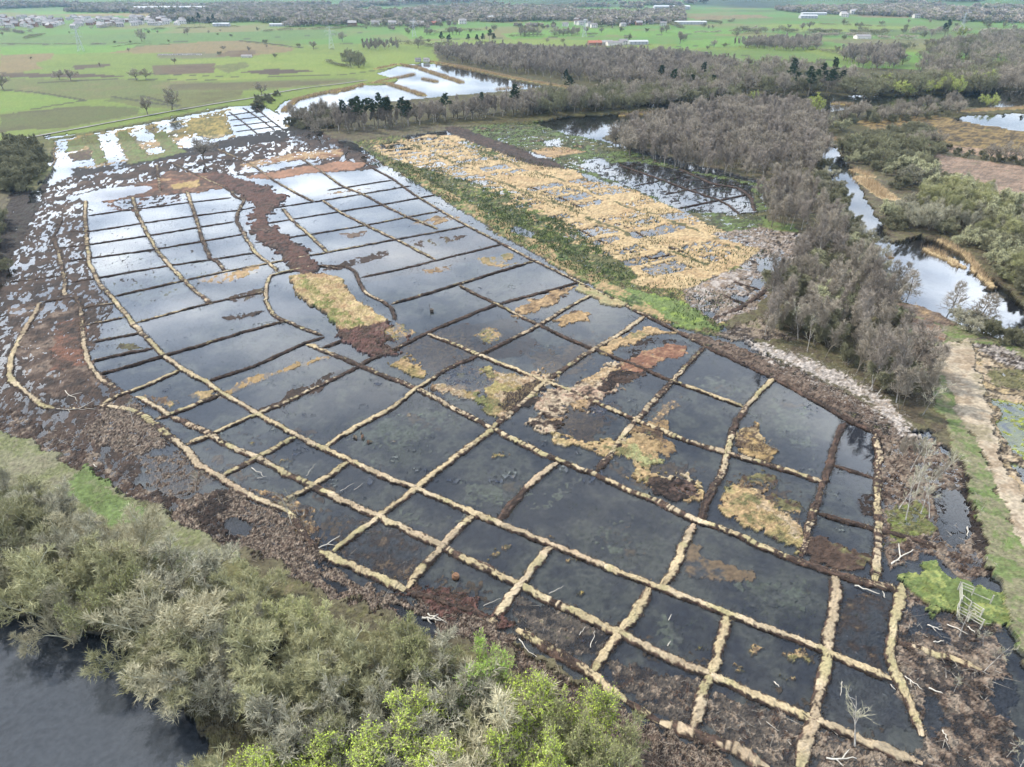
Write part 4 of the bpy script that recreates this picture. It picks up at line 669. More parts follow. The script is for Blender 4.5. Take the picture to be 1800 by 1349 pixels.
t_ = TB(); t_.slivers(np.concatenate(sq), np.concatenate(sdv), .035, 0); tag(link('bund_grass', t_.mesh('bund_grass', [mat('bund_dead_grass', (.22, .165, .095), (.33, .26, .16), .8)])), 'dead straw grass on top of the bunds', 'grass', kind='stuff')
# ------------------------------------------------------------------ trees
def unit(v): return v / (np.linalg.norm(v) + 1e-9)
def grow(rng, p, d, L, r, n, wob, up, taper=.25):
    pts = [p]; d = unit(d)
    for i in range(n):
        d = unit(d + rng.normal(size=3) * wob + np.array([0, 0, up])); pts.append(pts[-1] + d * L / n)
    return np.array(pts), np.linspace(r, r * taper, n + 1)
def at(pts, t):
    f = t * (len(pts) - 1); i = min(int(f), len(pts) - 2); return pts[i] + (pts[i + 1] - pts[i]) * (f - i), unit(pts[i + 1] - pts[i])
def side(rng, d, ang):
    a = unit(np.cross(d, rng.normal(size=3))); return d * math.cos(ang) + a * math.sin(ang)

def tree_parts(form, H, seed, tw=1.0, dens=1.0, leaf=0.0):
    """returns (wood TB, crown TB); material slots 0 bark, 1 twig, 2 leaf"""
    rng = np.random.default_rng(seed); wd, cw = TB(), TB()
    ends = []                                                     # fine branches carrying twigs: (pts, length)
    def sub(pts, L, r, ns, lens, ang, wob, up, t0, lvl, thin=1.0):
        for q in range(ns):
            t = t0 + (1 - t0) * (q + rng.random()) / ns; p, d = at(pts, min(t, .99))
            l = L * lens * (1.15 - .6 * t) * rng.uniform(.7, 1.2)
            b, rr_ = grow(rng, p, side(rng, d, ang * rng.uniform(.7, 1.25)), l, r * .5 * (1.1 - .6 * t), 4 if lvl else 3, wob, up)
            (wd if lvl == 2 else cw).tube(b, np.maximum(rr_, (.02 if lvl == 2 else .013) * tw), 4 if lvl == 2 else 3, 0 if lvl == 2 else 1)
            if lvl == 0: ends.append((b, l))
            else:
                nn = {2: int(7 * dens ** .5), 1: int(6 * dens ** .5)}[lvl]
                sub(b, l, rr_[0], max(3, nn), .55, .75, wob, up, .2, lvl - 1)
    if form == 'willow':
        for q in range(rng.integers(5, 8)):
            az = q * 2.4 + rng.random(); el = rng.uniform(.5, 1.25)
            b, rr_ = grow(rng, np.zeros(3) + rng.normal(size=3) * [.3, .3, 0], np.array([math.cos(az) * math.cos(el), math.sin(az) * math.cos(el), math.sin(el)]), H * rng.uniform(.75, 1.02), .13 * H / 8, 7, .13, .05)
            wd.tube(b, rr_, 6, 0); sub(b, H, rr_[0] * .7, 9, .42, .7, .16, .07, .2, 2)
            if leaf >= 0: sub(b, H, rr_[0] * .5, 4, .2, .6, .14, .1, .5, 1)
    elif form == 'birch':
        for q in range(rng.integers(1, 4)):
            b, rr_ = grow(rng, rng.normal(size=3) * [.4, .4, 0], np.array([rng.normal() * .14, rng.normal() * .14, 1]), H * rng.uniform(.85, 1), .10 * H / 10, 8, .05, .04)
            wd.tube(b, rr_, 6, 0); sub(b, H, rr_[0] * .5, 20, .21, .6, .13, .12, .3, 1)
    elif form == 'alder':
        for q in range(rng.integers(1, 3)):
            b, rr_ = grow(rng, rng.normal(size=3) * [.5, .5, 0] * q, np.array([rng.normal() * .16, rng.normal() * .16, 1]), H, .12 * H / 9, 8, .05, .04)
            wd.tube(b, rr_, 6, 0)
            for k in range(40):
                t = .22 + .78 * (k + rng.random()) / 40; p, d = at(b, min(t, .99)); l = H * .36 * (1.08 - t) + .3
                az = k * 2.4; c, rc = grow(rng, p, np.array([math.cos(az), math.sin(az), .22]), l, .045 * (1.2 - t), 5, .1, .06); wd.tube(c, np.maximum(rc, .015), 4, 0); sub(c, l, .03, 5, .4, .8, .12, .06, .25, 0)
    elif form == 'oak':
        b, rr_ = grow(rng, np.zeros(3), np.array([0, 0, 1]), H * .32, .035 * H, 4, .06, .05, .8); wd.tube(b, rr_, 8, 0)
        for q in range(8):
            az = q * 2.4 + rng.random(); el = rng.uniform(.35, 1.35)
            c, rc = grow(rng, at(b, rng.uniform(.7, .99))[0], np.array([math.cos(az) * math.cos(el), math.sin(az) * math.cos(el), math.sin(el)]), H * rng.uniform(.55, .68), .02 * H, 6, .16, .07)
            wd.tube(c, rc, 5, 0); sub(c, H, rc[0] * .8, 7, .30, .8, .16, .06, .2, 2)
    elif form == 'dead':
        b, rr_ = grow(rng, np.zeros(3), np.array([rng.normal() * .1, rng.normal() * .1, 1]), H, .09, 7, .06, .03); wd.tube(b, rr_, 6, 0)
        for k in range(9):
            p, d = at(b, rng.uniform(.35, .95)); c, rc = grow(rng, p, side(rng, d, .7), H * rng.uniform(.12, .3), .035, 5, .15, .08); wd.tube(c, rc, 4, 0); sub(c, H * .3, .02, 3, .4, .7, .15, .08, .3, 0)
    if form == 'pine':
        b, rr_ = grow(rng, np.zeros(3), np.array([rng.normal() * .05, rng.normal() * .05, 1]), H, .02 * H, 7, .03, .03, .3); wd.tube(b, rr_, 6, 0)
        P, Dv = [], []
        for k in range(34):
            t = .55 + .45 * (k / 34); p, d = at(b, min(t, .99)); l = H * .24 * (1.15 - .8 * (t - .55) / .45) * rng.uniform(.6, 1.1)
            az = k * 2.4 + rng.random(); c, rc = grow(rng, p, np.array([math.cos(az), math.sin(az), .35]), l, .05, 4, .12, .06); wd.tube(c, rc, 4, 0)
            for e in range(5):
                q = at(c, rng.uniform(.45, .99))[0]; nn = int(34 * dens); dd = rng.normal(size=(nn, 3)); dd[:, 2] = np.abs(dd[:, 2]) * .8 + .1; dd /= np.linalg.norm(dd, axis=1)[:, None]
                P.append(q + dd * rng.uniform(0, .45, (nn, 1))); Dv.append(dd * rng.uniform(.35, .7, (nn, 1)))
        cw.slivers(np.concatenate(P), np.concatenate(Dv), .06 * tw, 1); return wd, cw
    # twigs, many to a branch
    P, Dv = [], []
    for b, l in ends:
        k = int({'willow': 6, 'birch': 8, 'alder': 7, 'oak': 8, 'dead': 6}[form] * dens)
        i = rng.integers(0, len(b) - 1, k); f = rng.random((k, 1)); p = b[i] + (b[i + 1] - b[i]) * f; d = b[i + 1] - b[i]; d /= np.linalg.norm(d, axis=1)[:, None] + 1e-9
        d = d + rng.normal(size=(k, 3)) * .34 + np.array([0, 0, .22]); d /= np.linalg.norm(d, axis=1)[:, None]
        ln = rng.uniform(.4, 1.2, (k, 1)) * H * .10; P.append(p); Dv.append(d * ln)
        e = p + d * ln * .5; d2 = d + rng.normal(size=(k, 3)) * .45; P.append(e); Dv.append(d2 * ln * .5)
    P = np.concatenate(P); Dv = np.concatenate(Dv); cw.slivers(P, Dv, .012 * tw * rng.uniform(.7, 1.5, len(P)), 1)
    if leaf > 0:
        k = int(len(P) * leaf); i = rng.integers(0, len(P), k); q = P[i] + Dv[i] * rng.random((k, 1)); d = rng.normal(size=(k, 3)); d /= np.linalg.norm(d, axis=1)[:, None]
        s = rng.uniform(.07, .16, (k, 1)); cw.slivers(q, d * s, .035 * tw, 2)
    return wd, cw

BARK = dict(
    grey=mat('bark_grey_brown', (.10, .085, .065), (.16, .14, .11), 3, var=.2), pale=mat('bark_pale_lichen', (.33, .315, .22), (.44, .42, .32), 3, var=.15),
    white=mat('bark_silver_birch', (.42, .40, .36), (.20, .17, .15), 2.5, var=.15), dark=mat('bark_dark_alder', (.05, .042, .035), (.08, .065, .055), 3, var=.2))
TWIG = dict(
    olive=mat('twigs_olive_willow', (.225, .22, .115), (.36, .34, .195), .5, var=.22), grey=mat('twigs_grey_willow', (.24, .23, .16), (.36, .335, .25), .5, var=.2), straw=mat('twigs_straw_willow', (.33, .30, .19), (.43, .39, .265), .5, var=.15),
    purple=mat('twigs_purple_birch', (.20, .17, .14), (.29, .25, .21), .4, var=.25), brown=mat('twigs_brown_grey', (.22, .19, .15), (.31, .27, .215), .4, var=.25), sallow=mat('twigs_grey_green_sallow', (.145, .14, .085), (.235, .225, .14), .5, var=.22),
    needle=mat('pine_needles', (.035, .055, .028), (.06, .085, .042), .6, var=.25))
LEAF = dict(lime=mat('young_lime_leaves', (.36, .47, .06), (.46, .55, .09), .7, var=.15), green=mat('fresh_green_leaves', (.22, .38, .05), (.32, .46, .08), .7, var=.1), cream=mat('cream_catkins', (.48, .48, .28), (.58, .57, .36), .7, var=.1), oliveleaf=mat('olive_buds', (.26, .28, .10), (.32, .33, .14), .7, var=.15))
PROTO = {}
def proto(key, name, form, H, bark, twig, leafm=None, split=True, n=3, **kw):
    PROTO[key] = []
    for v in range(n):
        wd, cw = tree_parts(form, H, (sum(ord(c_) * (i_ + 3) for i_, c_ in enumerate(key)) * 7 + v * 1009) % 99991, **kw); ms_ = [BARK[bark], TWIG[twig], LEAF[leafm] if leafm else TWIG[twig]]
        if split: PROTO[key].append((H, name, wd.mesh('trunk', ms_), cw.mesh('crown', ms_)))
        else:
            wd.V += cw.V; wd.F += [f + wd.n for f in cw.F]; wd.M += cw.M; wd.n += cw.n; PROTO[key].append((H, name, wd.mesh(name, ms_), None))
proto('willow_olive', 'willow_tree', 'willow', 9, 'pale', 'olive', n=3, tw=2.6, dens=.75)
proto('willow_grey', 'willow_tree', 'willow', 8.5, 'grey', 'grey', n=3, tw=2.6, dens=.75)
proto('willow_straw', 'willow_tree', 'willow', 9, 'pale', 'straw', n=2, tw=2.6, dens=.8)
proto('willow_lime', 'willow_tree', 'willow', 9, 'pale', 'olive', 'lime', n=2, tw=2.2, dens=.8, leaf=1.3)
proto('willow_green', 'willow_tree', 'willow', 8, 'pale', 'olive', 'green', n=1, tw=2.2, dens=.8, leaf=1.3)
proto('willow_bud', 'willow_tree', 'willow', 9, 'pale', 'olive', 'oliveleaf', n=2, tw=2.4, dens=.75, leaf=.6)
proto('birch_a', 'birch_tree', 'birch', 11.5, 'white', 'purple', n=4, tw=2.4, dens=1.1)
proto('birch_b', 'birch_tree', 'birch', 10, 'grey', 'brown', n=3, tw=2.4, dens=1.1)
proto('alder', 'alder_tree', 'alder', 9.5, 'dark', 'brown', n=2, tw=2.2, dens=1.2)
proto('dead', 'dead_birch', 'dead', 8, 'white', 'grey', n=3, tw=1.8)
proto('sallow', 'sallow_bush', 'willow', 6.5, 'grey', 'sallow', n=3, tw=2.6, dens=1.0)
proto('sallow_flower', 'sallow_bush', 'willow', 6.5, 'grey', 'sallow', 'cream', n=2, tw=2.4, dens=.8, leaf=1.0)
proto('mid_birch', 'birch_tree', 'birch', 10.5, 'grey', 'brown', split=False, n=2, tw=2.4, dens=1.3)
proto('mid_bush', 'bush', 'willow', 6.5, 'grey', 'sallow', split=False, n=2, tw=2.6, dens=.8)
proto('far_birch', 'birch_tree', 'birch', 13, 'white', 'purple', split=False, n=4, tw=3.8, dens=1.0)
proto('far_brown', 'broadleaf_tree', 'oak', 13, 'grey', 'brown', split=False, n=4, tw=4.0, dens=.34)
proto('far_willow', 'willow_tree', 'willow', 11, 'grey', 'sallow', 'oliveleaf', split=False, n=2, tw=4, dens=.5, leaf=.25)
proto('far_lime', 'willow_tree', 'willow', 9, 'grey', 'olive', 'lime', split=False, n=1, tw=4, dens=.5, leaf=1.4)
proto('far_pine', 'pine_tree', 'pine', 17, 'grey', 'needle', split=False, n=3, tw=2.4, dens=1.0)
PR = random.Random(4)
def put_tree(key, x, y, label, cat, group=None, s=1.0, z=None, rz=None, tilt=0.0, name=None):
    H, nm, a, b = PR.choice(PROTO[key]); nm = {'bush': 'bush', 'willow': 'willow_tree', 'tree': 'bare_tree' if (group or '') > 'tree rows' and nm == 'broadleaf_tree' else nm}.get(cat, nm); z = max(ground_z(x, y), -.3) - .05 if z is None else z
    sx = s * PR.uniform(.82, 1.15); sz = s * PR.uniform(.78, 1.16); rz = PR.uniform(0, 6.28) if rz is None else rz
    if b is None:
        o = D.objects.new(name or nm, a); COL.objects.link(o)
    else:
        o = D.objects.new(name or nm, None); COL.objects.link(o); o.empty_display_size = .3
        for pn, me in (('trunk', a), ('crown', b)):
            c = D.objects.new(pn, me); COL.objects.link(c); c.parent = o
    o.location = (x, y, z); o.rotation_euler = (PR.gauss(0, .04) + tilt, PR.gauss(0, .04), rz); o.scale = (sx, sx, sz)
    tag(o, label, cat, group); return o
def scatter(px, sp, seed=0, jit=.42):
    P = GP(px); lo = P.min(0); hi = P.max(0); rg = random.Random(seed); r_ = []
    nx_ = int((hi[0] - lo[0]) / sp) + 2; ny_ = int((hi[1] - lo[1]) / sp) + 2
    for a_ in range(nx_):
        for b_ in range(ny_):
            r_.append((lo[0] + (a_ + .5 * (b_ % 2) + rg.uniform(-jit, jit)) * sp, lo[1] + (b_ + rg.uniform(-jit, jit)) * sp))
    if not r_: return []
    A = np.array(r_); m = inside(A[:, 0], A[:, 1], P); return [tuple(q) for q in A[m]]
def stuff(name, key, pts, label, sc=(.8, 1.2), cat='trees'):
    """a mass of trees nobody could count: instances on points in ONE object"""
    A = np.array([(x, y, max(ground_z(x, y), 0) - .05) for x, y in pts]); me = D.meshes.new(name); me.vertices.add(len(A)); me.vertices.foreach_set('co', A.astype(np.float32).ravel()); me.update()
    o = link(name, me); ng = D.node_groups.new(name, 'GeometryNodeTree')
    ng.interface.new_socket('Geometry', in_out='INPUT', socket_type='NodeSocketGeometry'); ng.interface.new_socket('Geometry', in_out='OUTPUT', socket_type='NodeSocketGeometry')
    nn = ng.nodes.new; gi, go = nn('NodeGroupInput'), nn('NodeGroupOutput'); ip = nn('GeometryNodeInstanceOnPoints'); jg = nn('GeometryNodeGeometryToInstance')
    keys = key if isinstance(key, (list, tuple)) else [key]
    for k in keys:
        for q, pr in enumerate(PROTO[k]):
            src = D.objects.get('source_' + k + str(q)) or D.objects.new('source_' + k + str(q), pr[2])
            oi = nn('GeometryNodeObjectInfo'); oi.inputs['Object'].default_value = src; oi.inputs['As Instance'].default_value = True; ng.links.new(oi.outputs['Geometry'], jg.inputs[0])
    ng.links.new(gi.outputs[0], ip.inputs['Points']); ng.links.new(jg.outputs[0], ip.inputs['Instance']); ip.inputs['Pick Instance'].default_value = True
    rv = nn('FunctionNodeRandomValue'); rv.data_type = 'FLOAT_VECTOR'; rv.inputs[0].default_value = (-.05, -.05, 0); rv.inputs[1].default_value = (.05, .05, 6.28); ng.links.new(rv.outputs[0], ip.inputs['Rotation'])
    rs = nn('FunctionNodeRandomValue'); rs.data_type = 'FLOAT'; rs.inputs[2].default_value = sc[0]; rs.inputs[3].default_value = sc[1]; rs.inputs['Seed'].default_value = 5; ng.links.new(rs.outputs[1], ip.inputs['Scale'])
    ng.links.new(ip.outputs[0], go.inputs[0]); md = o.modifiers.new('spread', 'NODES'); md.node_group = ng
    tag(o, label, cat, kind='stuff'); return o
def wood(px, sp, keys, label, cat, group, s=(.85, 1.2), cap=60, seed=1, rest=None, restname='distant_woodland', restkeys=None):
    pts = scatter(px, sp, seed); pts.sort(key=lambda q: math.hypot(*q)); rg = random.Random(seed)
    for q in pts[:cap]: put_tree(rg.choice(keys), q[0], q[1], label, cat, group, rg.uniform(*s))
    if len(pts) > cap: stuff(restname, sorted(set(restkeys or keys)), pts[cap:], rest, s)
    return len(pts)

# ---- near-left bank: dense grey-olive willows over the dark lake
NL = [(-120, 900), (60, 905), (150, 960), (250, 1010), (350, 1040), (450, 1065), (560, 1100), (660, 1150), (760, 1185), (860, 1225), (960, 1300), (1060, 1370), (1120, 1440), (1180, 1500), (420, 1500), (400, 1400), (370, 1310), (310, 1240), (250, 1180), (180, 1140), (60, 1090), (-120, 1080)]
pl = scatter(NL, 4.9, 11)
def near(q, p, r): g_ = G(*p); return math.hypot(q[0] - g_[0], q[1] - g_[1]) < r
SPEC = [('willow_green', (878, 1240), .85, 'bright fresh-green willow beside the heap of pale logs'), ('willow_lime', (985, 1310), .95, 'tall lime-green willow leaning into the right end of the near thicket'),
        ('willow_lime', (722, 1375), .95, 'lime-green willow standing between straw-coloured ones at the bottom edge'), ('willow_lime', (520, 1400), .95, 'leftmost lime-green willow, over the lake at the bottom edge'),
        ('willow_lime', (930, 1400), 1.0, 'lime-green willow behind and below the tall lime-green one'), ('willow_bud', (1040, 1400), .9, 'yellow-olive budding willow at the foot of the near thicket'),
        ('willow_straw', (850, 1360), 1.0, 'pale straw-coloured willow right of the lime-green willow'), ('willow_straw', (330, 1150), 1.15, 'big pale straw-topped willow with spreading limbs over the lake corner'),
        ('willow_straw', (240, 1010), 1.0, 'straw-coloured willow beside the bright green grass bank'), ('willow_bud', (225, 1120), .95, 'olive-green budding willow on the lake shore'), ('willow_bud', (730, 1210), .85, 'pale green budding willow left of the bright green one')]
for key, p, s_, lb in SPEC: put_tree(key, *G(*p), lb, 'willow', None, s_)
rg = random.Random(8); spts = [G(*p) for _, p, _, _ in SPEC]
for q in pl:
    if min(math.hypot(q[0] - a_[0], q[1] - a_[1]) for a_ in spts) < 3.0: continue
    rx = q[0]; key = rg.choices(['willow_olive', 'willow_grey', 'willow_straw', 'willow_bud', 'willow_lime'], [5, 5, 1.4, 1.5 if rx > -30 else .5, 1.1 if rx > -12 else 0])[0]
    nm = {'willow_olive': 'bare olive-grey willow in the dense thicket along the near lake shore', 'willow_grey': 'bare ash-grey willow in the dense thicket along the near lake shore', 'willow_straw': 'bare straw-coloured willow in the dense thicket along the near lake shore', 'willow_bud': 'willow with olive-green buds in the thicket at the bottom of the photo', 'willow_lime': 'lime-green willow in the mass of willows at the bottom of the photo'}[key]
    put_tree(key, q[0], q[1], nm, 'willow', {'willow_olive': 'olive-grey willows of the near thicket', 'willow_grey': 'ash-grey willows of the near thicket', 'willow_straw': 'straw-coloured willows of the near thicket', 'willow_bud': 'budding willows of the near thicket', 'willow_lime': 'lime-green willows of the near thicket'}[key], rg.uniform(.62, .95))
for q in scatter([(-60, 880), (60, 900), (160, 950), (60, 960), (-60, 960)], 4.5, 3): put_tree('willow_grey', *q, 'low grey bush on the grassy bank at the left edge', 'bush', 'low bushes on the left bank', rg.uniform(.45, .65))

# ---- east belt of birch between bog and canal
wood([(1345, 330), (1400, 325), (1425, 345), (1455, 400), (1480, 440), (1500, 470), (1440, 450), (1415, 415), (1345, 400)], 4.6, ['birch_b', 'birch_b', 'birch_a'], 'bare brown birch in the clump behind the flooded far corner', 'birch', 'birches of the clump behind the flooded far corner', (.7, .95), 45, 2, 'birch thicket', restkeys=['mid_birch'])
wood([(1405, 445), (1450, 430), (1500, 470), (1545, 540), (1585, 610), (1640, 700), (1655, 765), (1600, 740), (1520, 690), (1450, 652), (1390, 618), (1335, 590), (1330, 560), (1375, 500)], 4.2, ['birch_a', 'birch_b', 'birch_b', 'sallow'], 'bare tree in the dense belt between the pale wood chip and the grass track', 'birch', 'trees of the belt beside the pale wood chip', (.65, 1.0), 130, 5, 'birch thicket', restkeys=['mid_birch'])
for p in [(1440, 470), (1460, 520), (1480, 450), (1450, 560), (1500, 520), (1425, 500)]: put_tree('sallow_flower', *G(*p), 'cream-flowering sallow in the birch belt beside the bog', 'sallow', 'flowering sallows of the birch belt', PR.uniform(.9, 1.15))
for p, lb in [((1418, 622), 'thin white birch leaning over the wood chip'), ((1402, 600), 'white-stemmed birch leaning left over the wood chip'), ((1574, 712), 'cluster of several white birch stems at the end of the wood chip'), ((1530, 690), 'silvery birch standing at the edge of the belt'), ((1620, 735), 'fan of thin birch stems left of the grass track')]:
    put_tree('dead' if 'thin' in lb or 'leaning' in lb else 'birch_a', *G(*p), lb, 'birch', None, 1.05)
# ---- canal banks
wood([(1432, 318), (1450, 300), (1475, 345), (1498, 395), (1525, 445), (1540, 500), (1520, 500), (1495, 440), (1470, 400)], 4.6, ['sallow', 'sallow', 'willow_grey'], 'grey bush on the strip between the grass track and the canal', 'bush', 'bushes on the near canal bank', (.5, .8), 40, 6, 'bushes', restkeys=['mid_bush'])
for p, lb, s_ in [((1592, 533), 'dark alder with horizontal boughs, left one on the canal bank', 1.05), ((1664, 556), 'dark alder standing by itself on the canal bank', 1.0), ((1712, 575), 'big dark alder at the right end of the canal bank', 1.15), ((1565, 510), 'slender alder left of the dark one on the canal bank', .9)]:
    put_tree('alder', *G(*p), lb, 'alder', None, s_)
for p, s_ in [((1548, 500), .6), ((1560, 520), .6), ((1690, 575), .6), ((1730, 590), .75), ((1755, 600), .7), ((1780, 612), .65), ((1800, 620), .6), ((1700, 585), .6)]:
    put_tree('sallow' if p[0] > 1720 else 'willow_grey', *G(*p), 'low grey bush by the water at the right end of the canal', 'bush', 'bushes along the canal edge', s_)
wood([(1545, 385), (1600, 372), (1640, 352), (1600, 320), (1560, 335), (1625, 330), (1660, 318), (1740, 360), (1850, 420), (1850, 570), (1745, 480), (1685, 430), (1625, 405), (1570, 408)], 5.6, ['sallow', 'sallow', 'willow_grey', 'willow_bud', 'sallow_flower'], 'rounded grey-green bush in the thicket across the canal', 'bush', 'thicket across the canal', (.65, 1.0), 110, 7, 'bushes', restkeys=['mid_bush'])
wood([(1475, 262), (1530, 240), (1600, 225), (1650, 240), (1645, 290), (1600, 318), (1560, 312), (1520, 300), (1490, 290)], 6, ['sallow', 'sallow', 'far_willow', 'sallow_flower'], 'grey bush between the canal bend and the bracken field', 'bush', 'bushes at the canal bend', (.5, .8), 70, 8, 'bushes', restkeys=['mid_bush'])
for p, s_, lb in [((1740, 285), .7, 'left one of the three round bushes on the tan field'), ((1765, 288), .8, 'middle one of the three round bushes on the tan field'), ((1798, 292), .8, 'right one of the three round bushes on the tan field'), ((1640, 262), .8, 'bare tree at the left end of the tan field'), ((1610, 258), .8, 'bare tree standing in the reeds behind the canal bend')]:
    put_tree('far_brown', *G(*p), lb, 'tree', None, s_ * .8)
for q in scatter([(1620, 272), (1660, 262), (1830, 290), (1830, 300), (1720, 285), (1640, 278)], 7, 12): put_tree('sallow', *q, 'low bush of the hedge along the bracken field', 'bush', 'hedge bushes along the bracken field', .4)
for p in [(1450, 225), (1480, 232)]: put_tree('sallow_flower', *G(*p), 'pale yellow-green round sallow at the canal bend', 'sallow', 'pale sallows at the canal bend', 1.1)
# ---- purple birch wood in the middle
wood([(1062, 262), (1110, 236), (1190, 212), (1280, 196), (1380, 192), (1450, 225), (1450, 285), (1430, 318), (1350, 322), (1230, 306), (1130, 284)], 5.6, ['birch_a', 'birch_a', 'birch_b', 'far_birch', 'far_birch', 'far_brown'], 'bare purple-brown birch in the wood beyond the flooded far corner', 'birch', 'birches of the purple-brown wood', (.62, .85), 60, 9, 'purple-brown birch wood behind the flooded far corner', restkeys=['far_birch', 'mid_birch', 'far_brown'])
# ---- tall shelter belt with pines behind the bog
wood([(590, 238), (700, 229), (800, 215), (950, 204), (960, 192), (800, 203), (700, 216), (600, 224)], 5.6, ['far_brown', 'far_birch', 'far_brown', 'far_birch', 'far_birch', 'far_pine'], 'tall bare tree in the belt behind the far edge of the bog', 'tree', 'trees of the belt behind the bog', (.62, .9), 100, 10, 'tall bare tree belt')
for q in scatter([(600, 236), (690, 228), (730, 222), (700, 214), (600, 222)], 8.5, 14): put_tree('far_pine', *q, 'dark pine in the left part of the belt behind the bog', 'pine', 'pines at the left of the belt behind the bog', PR.uniform(.8, .98))
wood([(500, 215), (540, 200), (600, 190), (600, 225), (560, 240), (520, 232)], 6.5, ['far_brown', 'sallow'], 'bare scrub tree where the belt meets the reservoir', 'tree', 'scrub trees beside the reservoir', (.5, .7), 60, 15, 'scrub')
wood([(950, 206), (1060, 200), (1150, 190), (1280, 178), (1300, 168), (1180, 166), (1000, 180), (900, 186)], 7.5, ['far_willow', 'far_willow', 'far_brown'], 'grey-green willow in the belt along the dark pool', 'willow', 'willows of the belt along the dark pool', (.75, 1.0), 90, 16, 'grey-green willow belt along the dark pool')
wood([(430, 178), (480, 168), (500, 172), (460, 190)], 8, ['sallow'], 'round bush at the end of the gravel path', 'bush', 'bushes at the end of the gravel path', (.5, .75), 30, 17, 'bushes')
# ---- far wood
wood([(785, 110), (760, 96), (850, 90), (960, 96), (1080, 98), (1200, 104), (1290, 120), (1300, 145), (1290, 165), (1180, 160), (1030, 149), (900, 131), (830, 119)], 9.5, ['far_birch', 'far_birch', 'far_brown'], 'bare tree on the near edge of the purple-brown far wood', 'tree', 'edge trees of the far wood', (.7, .9), 40, 18, 'purple-brown bare wood beyond the reservoir', 'far_wood')
for p in [(995, 160), (1180, 160), (1215, 168), (1000, 172), (1250, 165), (1160, 150), (1230, 150)]: put_tree('far_pine', *G(*p), 'dark ivy-clad tree standing out of the grey wood beyond the dark pool', 'tree', 'dark trees in the grey wood', .85)
for p in [(1385, 158), (1400, 163), (1415, 160), (1430, 165), (1445, 160), (1460, 163), (1475, 158), (1395, 150), (1440, 150), (1465, 150), (1450, 170), (1420, 170)]: put_tree('far_pine', *G(*p), 'dark pine in the clump above the strip of water', 'pine', 'pines of the clump above the strip of water', PR.uniform(.85, 1.05))
wood([(1205, 138), (1290, 128), (1400, 125), (1490, 150), (1530, 165), (1400, 172), (1290, 168), (1210, 160)], 12, ['far_brown', 'far_willow'], 'round bare tree on the edge of the pasture', 'tree', 'trees on the pasture edge', (.8, 1.15), 60, 19, 'bare trees')
wood([(1500, 178), (1560, 168), (1640, 168), (1740, 166), (1745, 150), (1640, 150), (1540, 155)], 9, ['far_willow', 'far_willow', 'far_lime', 'far_willow', 'far_willow'], 'pale olive willow in the row beyond the strip of water', 'willow', 'pale willow row beyond the water', (.9, 1.15), 60, 20, 'pale willows')
wood([(1450, 210), (1560, 200), (1690, 192), (1690, 204), (1600, 216), (1480, 222)], 7.5, ['far_brown', 'sallow'], 'dark grey tree in the belt before the strip of water', 'tree', 'dark belt before the strip of water', (.5, .75), 45, 21, 'dark belt', restkeys=['far_brown'])
for p, s_, lb in [((1425, 205), 1.2, 'yellow-green willow with a rounded top beside the strip of water'), ((1326, 178), .7, 'small yellow-green bush left of the strip of water'), ((1737, 188), .9, 'yellow-green round willow at the right end of the water')]:
    put_tree('far_lime', *G(*p), lb, 'willow', None, s_)
put_tree('far_pine', *G(1410, 213), 'small black-green pine beside the yellow-green willow', 'pine', None, .45)
put_tree('far_brown', *G(1377, 212), 'dark bare tree against the strip of water', 'tree', None, .85)
for p in [(1768, 190), (1800, 188)]: put_tree('far_pine', *G(*p), 'low dark evergreen at the water by the right edge', 'evergreen', 'evergreens by the right edge', .4)
wood([(1290, 83), (1340, 76), (1440, 76), (1440, 88), (1380, 92), (1310, 86)], 10, ['far_birch', 'far_brown'], 'bare tree of the lens-shaped copse in the pastures', 'tree', 'trees of the lens-shaped copse', (.7, .9), 60, 22, 'copse')
wood([(1480, 105), (1500, 95), (1590, 98), (1588, 122), (1530, 125), (1490, 115)], 11, ['far_brown', 'far_birch'], 'bare tree of the large copse in the right-hand pastures', 'tree', 'trees of the large right-hand copse', (.8, 1.1), 60, 23, 'copse')
wood([(1610, 140), (1630, 90), (1720, 70), (1850, 60), (1850, 160), (1740, 158), (1660, 150)], 17, ['far_brown', 'far_willow', 'far_brown'], 'bare tree scattered over the pastures at the right edge', 'tree', 'trees scattered at the right edge', (.8, 1.2), 70, 24, 'scattered bare trees at the right edge', 'far_trees')
for q in scatter([(1610, 150), (1750, 145), (1850, 160), (1850, 170), (1640, 160)], 11, 29): put_tree('far_brown', *q, 'bare tree between the pale willows and the right edge', 'tree', 'trees between pale willows and right edge', .9)
# ---- single trees of the pastures
for p, s_, lb in [((105, 141), .7, 'small bare tree, left of the pair by the dark brown strip'), ((125, 143), .75, 'small bare tree, right of the pair by the dark brown strip'), ((240, 142), .8, 'bare tree in the middle of the left pastures'), ((257, 142), .6, 'small bare tree leaning right in the middle of the left pastures'),
                  ((303, 195), 1.0, 'round bare tree standing on the gravel path'), ((260, 203), .7, 'thin bare tree left of the gravel path'), ((460, 169), .75, 'small upright tree above the end of the gravel path'), ((250, 74), 1.2, 'lone round tree in the distant left pastures'), ((551, 88), .9, 'lone round bush-like tree left of the farm pond'),
                  ((330, 63), .8, 'tiny lone tree in the distant pastures'), ((6, 159), .9, 'bare tree at the left edge of the pastures'), ((358, 282), .95, 'lone bare tree standing in the black peat of the bog'), ((602, 74), .9, 'lone tree right of the right-hand pylon'), ((735, 86), .9, 'lone grey tree above the reservoir'), ((1171, 58), 1, 'lone tree in the bright green fields'), ((1195, 78), 1.3, 'tall bare tree beside the farm road')]:
    put_tree('far_brown', *G(*p), lb, 'tree', None, s_)
